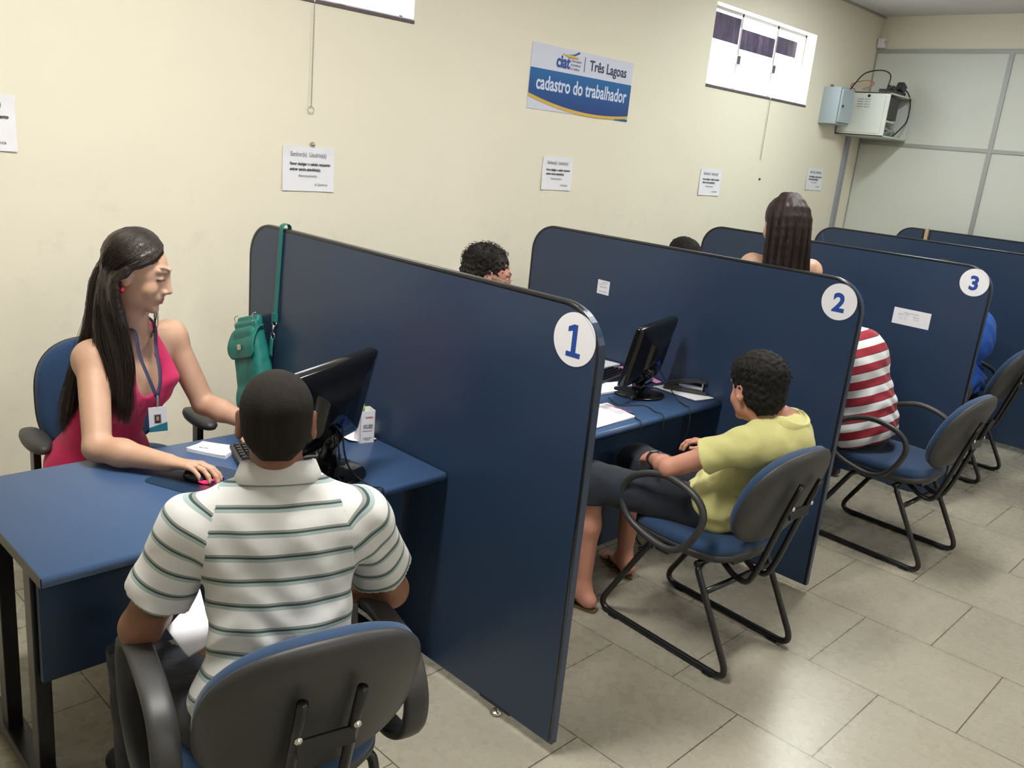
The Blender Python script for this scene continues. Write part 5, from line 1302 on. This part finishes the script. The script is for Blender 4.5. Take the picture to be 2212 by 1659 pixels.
# mouse, mouse pad
P_ = [(-.838, -1.465), (-.775, -1.615), (-.60, -1.70), (-.545, -1.60), (-.60, -1.47), (-.70, -1.42)]
pts = [(p.x, p.y) for p in spline([(x, y, 0) for x, y in P_], 1, True)]
cx = sum(p[0] for p in P_) / 6; cy = sum(p[1] for p in P_) / 6; oo = [(v.x - cx, v.y - cy) for v in smoothpath([(x, y, 0) for x, y in P_], .03, 6, True)]
o = MB().pad(oo, [(1, 0), (1.0, .002), (.99, .0028), (.02, .0028)], lambda x, y, d: (cx + x, cy + y, DZ + d)).build('mouse_pad', plain('mouse_pad', (.012, .035, .075), .45, nz=(30, .3)), smooth=False); tag(o, 'thin dark blue mouse pad under the hand of the pink-top woman', 'mouse pad')
t = empty('computer_mouse', (-.700, -1.548, DZ + .003), math.radians(205), 'dark mouse with red glow under the hand of the pink-top woman', 'mouse')
MB().pad(superell(.058, .100, 2.4), [(.92, 0), (1, .006), (.98, .014), (.85, .024), (.6, .030), (.3, .032), (.02, .032)]).build('mouse_shell', 'glossblack', t)
e = NT('mouse_glow'); e.fin((.6, .0, .03), .4); e.b.inputs['Emission Color'].default_value = (1, .01, .05, 1); e.b.inputs['Emission Strength'].default_value = 3.0
MB().pad(superell(.050, .036, 2.4), [(.9, .003), (1.18, .008), (1.12, .013), (.9, .014)], lambda x, y, d: (x, y + .030, d)).build('mouse_light', e.m, t)
# notepad
V0 = [(-.622, -1.306), (-.553, -1.432), (-.472, -1.372), (-.548, -1.272)]
t = empty('notepad', (-.55, -1.345, DZ), 0, 'small white notepad beside the woman\'s hand on the foreground desk', 'notepad')
for k_ in range(5): wparent(sheet('page_block' if k_ < 4 else 'top_page', [(x + .0015 * (k_ % 2), y + .001 * k_, DZ + .0005 + .0016 * k_) for x, y in V0], 'paper' if k_ == 4 else 'pageedge' if 'pageedge' in M else 'paper', None, .0014, curl=.0006 * k_), t)
text('lettering', 'Ministério do Trabalho', .010, 'inkfaint', t, (-.585, -1.315, DZ + .0100), (.50, -.62, 0), (.62, .50, 0), 'LEFT', .0003, .03)
# pen box, papers, red thing
t = empty('pen_holder', (-.070, -1.508, DZ), math.radians(-14), 'square white printed pen holder at the partition on the foreground desk', 'pen holder')
m = MB(); s_, H_ = .0265, .118
m.box((-s_, -s_, 0), (s_, s_, .003)); m.box((-s_, -s_, 0), (-s_ + .002, s_, H_)); m.box((s_ - .002, -s_, 0), (s_, s_, H_)); m.box((-s_, -s_, 0), (s_, -s_ + .002, H_)); m.box((-s_, s_ - .002, 0), (s_, s_, H_)); m.build('holder_box', 'whitesticker', t, False)
bpy.context.view_layer.update(); mw = t.matrix_world
def pl(x, z): return mw @ Vector((x, -s_ - .0004, z))
xd = (mw.to_3x3() @ Vector((1, 0, 0)))
for s2, sz, mt, x, z, wd in (('Gráfica', .008, 'inkred', -.010, .092, .028), ('3521-0000', .009, 'ink', -.016, .062, .034), ('9134-0402', .009, 'ink', -.016, .054, .034), ('impressos em geral', .006, 'inkgrey', -.018, .044, .036), ('Rua Principal, Centro', .005, 'inkgrey', -.017, .018, .034), ('Três Lagoas', .005, 'inkgrey', -.010, .012, .02)):
    text('lettering', s2, sz, mt, t, pl(x, z), xd, (0, 0, 1), 'LEFT', .0002, wd, .0001)
def pen(nm, x, y, z0, lean, col, lab, L_=.15, r_=.0045):
    tp_ = empty(nm, (x, y, z0), 0, lab, 'pen'); top = Vector(lean) * L_
    MB().tube([(0, 0, 0), top * .1, top], [.0015, r_, r_], 10).build('pen_barrel', col, tp_); MB().tube([top * .78, top * 1.02], [r_ * 1.25, r_ * 1.2], 10).build('pen_cap', col, tp_)
pen('highlighter_pen', -.070, -1.500, DZ + .006, (-.05, .05, .99), plain('neon', (.45, .75, .03), .4), 'neon yellow-green highlighter in the white pen holder', .128, .008)
pen('ballpoint_pen', -.088, -1.495, DZ + .006, (-.12, .10, .98), 'strip', 'grey pen leaning in the white pen holder', .15, .0032)
tag(sheet('loose_paper', [(-.125, -1.50, DZ + .0008), (-.035, -1.535, DZ + .0008), (-.022, -1.40, DZ + .0008), (-.11, -1.37, DZ + .0008)], 'paper', None, .0006, curl=.006), 'white paper lying behind the pen holder', 'paper')
tag(MB().pad(superell(.05, .045, 2.2, 14), [(.8, 0), (1, .01), (.9, .022), (.5, .03), (.02, .031)], lambda x, y, d: (-.150 + x * (1 + .15 * math.sin(y * 300)), -1.455 + y, DZ + d + .004 * math.sin(x * 260))).build('crumpled_wrapper', plain('red_wrapper', (.75, .02, .07), .25)), 'crumpled red wrapper beside the monitor on the foreground desk', 'wrapper')
# second desk
def papers(nm, P_, n, label, mat='paper', lines=None, curl=.001):
    t = empty(nm, ((P_[0][0] + P_[2][0]) / 2, (P_[0][1] + P_[2][1]) / 2, DZ), 0, label, 'paper')
    for k_ in range(n): wparent(sheet('paper_sheet', [(x + RNG.uniform(-.003, .003), y + RNG.uniform(-.003, .003), DZ + .0006 + .0012 * k_) for x, y in P_], mat, None, .0006, curl=curl), t)
    return t
t = papers('paper_stack', [(.80, -1.856), (1.076, -1.842), (1.122, -1.652), (.86, -1.640)], 5, 'stack of printed white paper at the front edge of the far desk')
text('lettering', 'INFORMES GERAIS', .016, 'inkred', t, (1.085, -1.672, DZ + .0085), (.10, -1, 0), (1, .10, 0), 'LEFT', .0003, .13)
for k_ in range(4): text('lettering', 'atendimento ao trabalhador', .009, 'inkfaint', t, (1.066 - .013 * k_, -1.675, DZ + .0085), (.10, -1, 0), (1, .10, 0), 'LEFT', 0, .13)
papers('paper_stack', [(1.12, -1.545), (1.42, -1.575), (1.585, -1.50), (1.20, -1.40)], 8, 'loose white papers under the far monitor', curl=.003)
papers('paper_stack', [(1.56, -1.585), (1.55, -1.832), (1.672, -1.852), (1.668, -1.59)], 3, 'white papers under the black stapler')
papers('paper_stack', [(1.45, -1.30), (1.665, -1.30), (1.66, -1.14), (1.46, -1.15)], 26, 'thick pile of papers behind the far keyboard', curl=.002)
tag(sheet('pink_card', [(1.60, -1.34, DZ + .035), (1.665, -1.36, DZ + .035), (1.668, -1.56, DZ + .004), (1.625, -1.56, DZ + .004)], 'pink', None, .002), 'long pink card leaning beside the far monitor', 'card')
tag(sheet('dark_folder', [(1.50, -1.44, DZ + .012), (1.60, -1.40, DZ + .014), (1.64, -1.53, DZ + .012), (1.54, -1.56, DZ + .010)], plain('dark_folder', (.05, .06, .09), .3), None, .004, curl=.003), 'dark glossy folder between the pink card and the far monitor', 'folder')
# stapler
t = empty('stapler', (1.635, -1.715, DZ + .005), math.radians(-66), 'large black office stapler on papers by partition 2', 'stapler')
MB().box((-.10, -.019, 0), (.105, .019, .013), .005).build('stapler_base', 'blackplastic', t, False)
Pt = [(-.10, .008), (-.085, .034), (-.02, .058), (.06, .068), (.098, .064), (.098, .055), (.05, .054), (-.01, .042), (-.05, .026), (.0, .022), (.085, .020), (.085, .012), (-.095, .010)]
n = len(Pt); V = [(x, -.015, z) for x, z in Pt] + [(x, .015, z) for x, z in Pt]
o = mobj('stapler_arm', V, [tuple(range(n))[::-1], tuple(range(n, 2 * n))] + [(i, (i + 1) % n, (i + 1) % n + n, i + n) for i in range(n)], 'blackplastic', t)
MB().box((-.03, -.009, .020), (.085, .009, .036), .002).build('stapler_rail', 'chrome', t, False); MB().box((.078, -.010, .014), (.084, .010, .062)).build('stapler_post', 'strip', t, False)
MB().lathe([(0, 0), (.004, 0), (0, .002)], 12, c=(-.06, -.015, .03), R=Matrix.Rotation(math.pi / 2, 3, 'X')).build('stapler_rivet', 'chrome', t)

# ------------------------------------------------------------------ teal handbag hanging on partition 1
tt = NT('teal_leather'); n_ = tt.noise(14, 5, .65); tt.fin(tt.mix(n_, (.004, .115, .10), (.008, .20, .175)), .55); tt.bump(tt.math('ADD', tt.noise(9, 3), tt.math('MULTIPLY', tt.noise(220, 2), .15)), .35, .008); M['teal'] = tt.m
def bag():
    t = empty('handbag', (-.07, -.80, .66), 0, 'teal handbag hanging by its strap on partition 1', 'bag')
    q0 = A(-.020, -.79, 1.0); a = .30; U = A(0, math.cos(a), -math.sin(a)); V_ = A(0, math.sin(a), math.cos(a)); N = A(-1, 0, 0)
    def W_(u, v, n): return q0 + U * u + V_ * v + N * n
    R = np.stack([U, V_, N]); pr = []
    # soft body: wider at the bottom
    pr += [rbox(W_(.104, -.155, .044), (.098, .165, .036), R, .026, .01, .13), rbox(W_(.104, -.29, .048), (.105, .05, .042), R, .034, .03)]
    wparent(solid('bag_body', pr, 'teal', None, .004, inflate=.003, disp=lambda Q: wob(Q, 26, .0035, 1) + wob(Q, 75, .0010, 2)), t)
    def patch(nm, pts, mat, th=.004, n=10):
        m = MB(); O = [np.array(W_(*p)) for p in pts]; m.pad([(0, 0)] * 4, []) if False else None
        k = len(O); nn = N * 1.0; Vv = [o for o in O] + [o + nn * th for o in O]
        o_ = mobj(nm, Vv, [tuple(range(k)), tuple(range(k, 2 * k))[::-1]] + [(i, i + k, (i + 1) % k + k, (i + 1) % k) for i in range(k)], mat, None); wparent(o_, t); return o_
    # flap: curved sheet over the upper front
    ns, nt_ = 14, 16; Vf = []; 
    for lay in (0, 1):
        for i in range(ns + 1):
            for j in range(nt_ + 1):
                x = i / ns; y = j / nt_; rr_ = .16; e_ = min(x, 1 - x) * .205; drop = .128 - (max(0, .03 - e_) ** 2 / .03 * .9 if y > .5 else 0) * (y - .5) * 2
                u = .0 + .208 * x; v = .012 - drop * y; n = .046 + .042 * math.sin(min(y * 2.2, 1.57)) + .004 * lay + .003 * math.sin(x * 7)
                if y < .08: n -= .02 * (1 - y / .08)
                Vf.append(W_(u, v, n))
    K = (ns + 1) * (nt_ + 1); Ff = []
    for i in range(ns):
        for j in range(nt_):
            q = i * (nt_ + 1) + j; f_ = (q, q + 1, q + nt_ + 2, q + nt_ + 1); Ff.append(f_); Ff.append(tuple(z + K for z in f_)[::-1])
    rim = [i * (nt_ + 1) for i in range(ns + 1)] + [ns * (nt_ + 1) + j for j in range(1, nt_ + 1)] + [i * (nt_ + 1) + nt_ for i in range(ns - 1, -1, -1)] + [j for j in range(nt_ - 1, 0, -1)]
    for a_, b_ in zip(rim, rim[1:] + rim[:1]): Ff.append((a_, b_, b_ + K, a_ + K))
    wparent(mobj('bag_flap', Vf, Ff, 'teal', None, True), t)
    pts = [W_(.102 + x, -.068 + y, .0955) for x, y in rrect(.026, .022, .004, 4)]; k = len(pts); Vp = pts + [p + N * .003 for p in pts]
    wparent(mobj('clasp_plate', Vp, [tuple(range(k)), tuple(range(k, 2 * k))[::-1]] + [(i, i + k, (i + 1) % k + k, (i + 1) % k) for i in range(k)], 'goldplate', None), t)
    # upper collar of the bag and handle stubs
    wparent(solid('bag_top', [rbox(W_(.104, .022, .032), (.082, .030, .012), R, .010), rbox(W_(.104, .0, .050), (.084, .030, .008), R, .007)], 'teal', None, .004, inflate=.003), t)
    for u in (.035, .185):
        wparent(MB().box(tuple(W_(u, .02, .05) - .008), tuple(W_(u, .02, .05) + A(.004, .008, .012)), .002).build('handle_mount', 'goldplate', None, False), t)
        wparent(MB().tube(polyline([W_(u, .03, .05), W_(u + .004, .055, .054), W_(u - .012, .062, .045)], 10), .002, 8).build('handle_ring', 'chrome', None), t)
    # strap over the partition
    sx = .030; st = [W_(-.012, .010, .022), (-.030, -.806, 1.045)]
    Pp = polyline([(-.0235, -.822, 1.035), (-.0195, -.832, 1.20), (-.0185, -.846, 1.385), (-.0165, -.847, 1.408), (0, -.848, 1.4165), (.0165, -.847, 1.408), (.0185, -.846, 1.36), (.0185, -.80, 1.22), (.0185, -.76, 1.12)], 60)
    wparent(MB().tube(Pp, .0016, 8, flat=((0, 1, 0), 9.5)).build('strap', 'teal', None), t)
    wparent(MB().box((-.030, -.8385, 1.025), (-.0175, -.806, 1.062), .003).build('strap_end', 'teal', None, False), t)
    def ring(cx_, r_, w_, nm):
        wparent(MB().tube([(cx_[0], cx_[1] + w_ * math.cos(q), cx_[2] + r_ * math.sin(q)) for q in np.linspace(0, 2 * math.pi, 24, endpoint=False)], .0020, 7, closed=True).build(nm, 'chrome', None), t)
    ring((-.0245, -.822, 1.018), .009, .0165, 'buckle_ring'); ring((-.030, -.822, .968), .014, .0135, 'd_ring')
    wparent(MB().tube([(-.026, -.822, 1.012), (-.028, -.822, 1.0), (-.030, -.822, .978)], [.004, .0055, .003], 10).build('snap_hook', 'chrome', None), t)
    wparent(MB().tube(polyline([(-.034, -.822, .960), (-.040, -.826, .925), (-.044, -.832, .885)], 8), .0022, 8, flat=((0, 1, 0), 5.5)).build('side_tab', 'teal', None), t)
bag()
# adjust handle: floor items
tag(MB().tube(polyline([(1.30, -1.78, .012), (1.36, -1.80, .012), (1.40, -1.74, .012), (1.47, -1.78, .012), (1.45, -1.70, .012), (1.38, -1.66, .30), (1.38, -1.70, .60)], 40), .004, 8).build('floor_cable', 'rubber'), 'tangle of black cable on the floor under the far desk', 'cable')
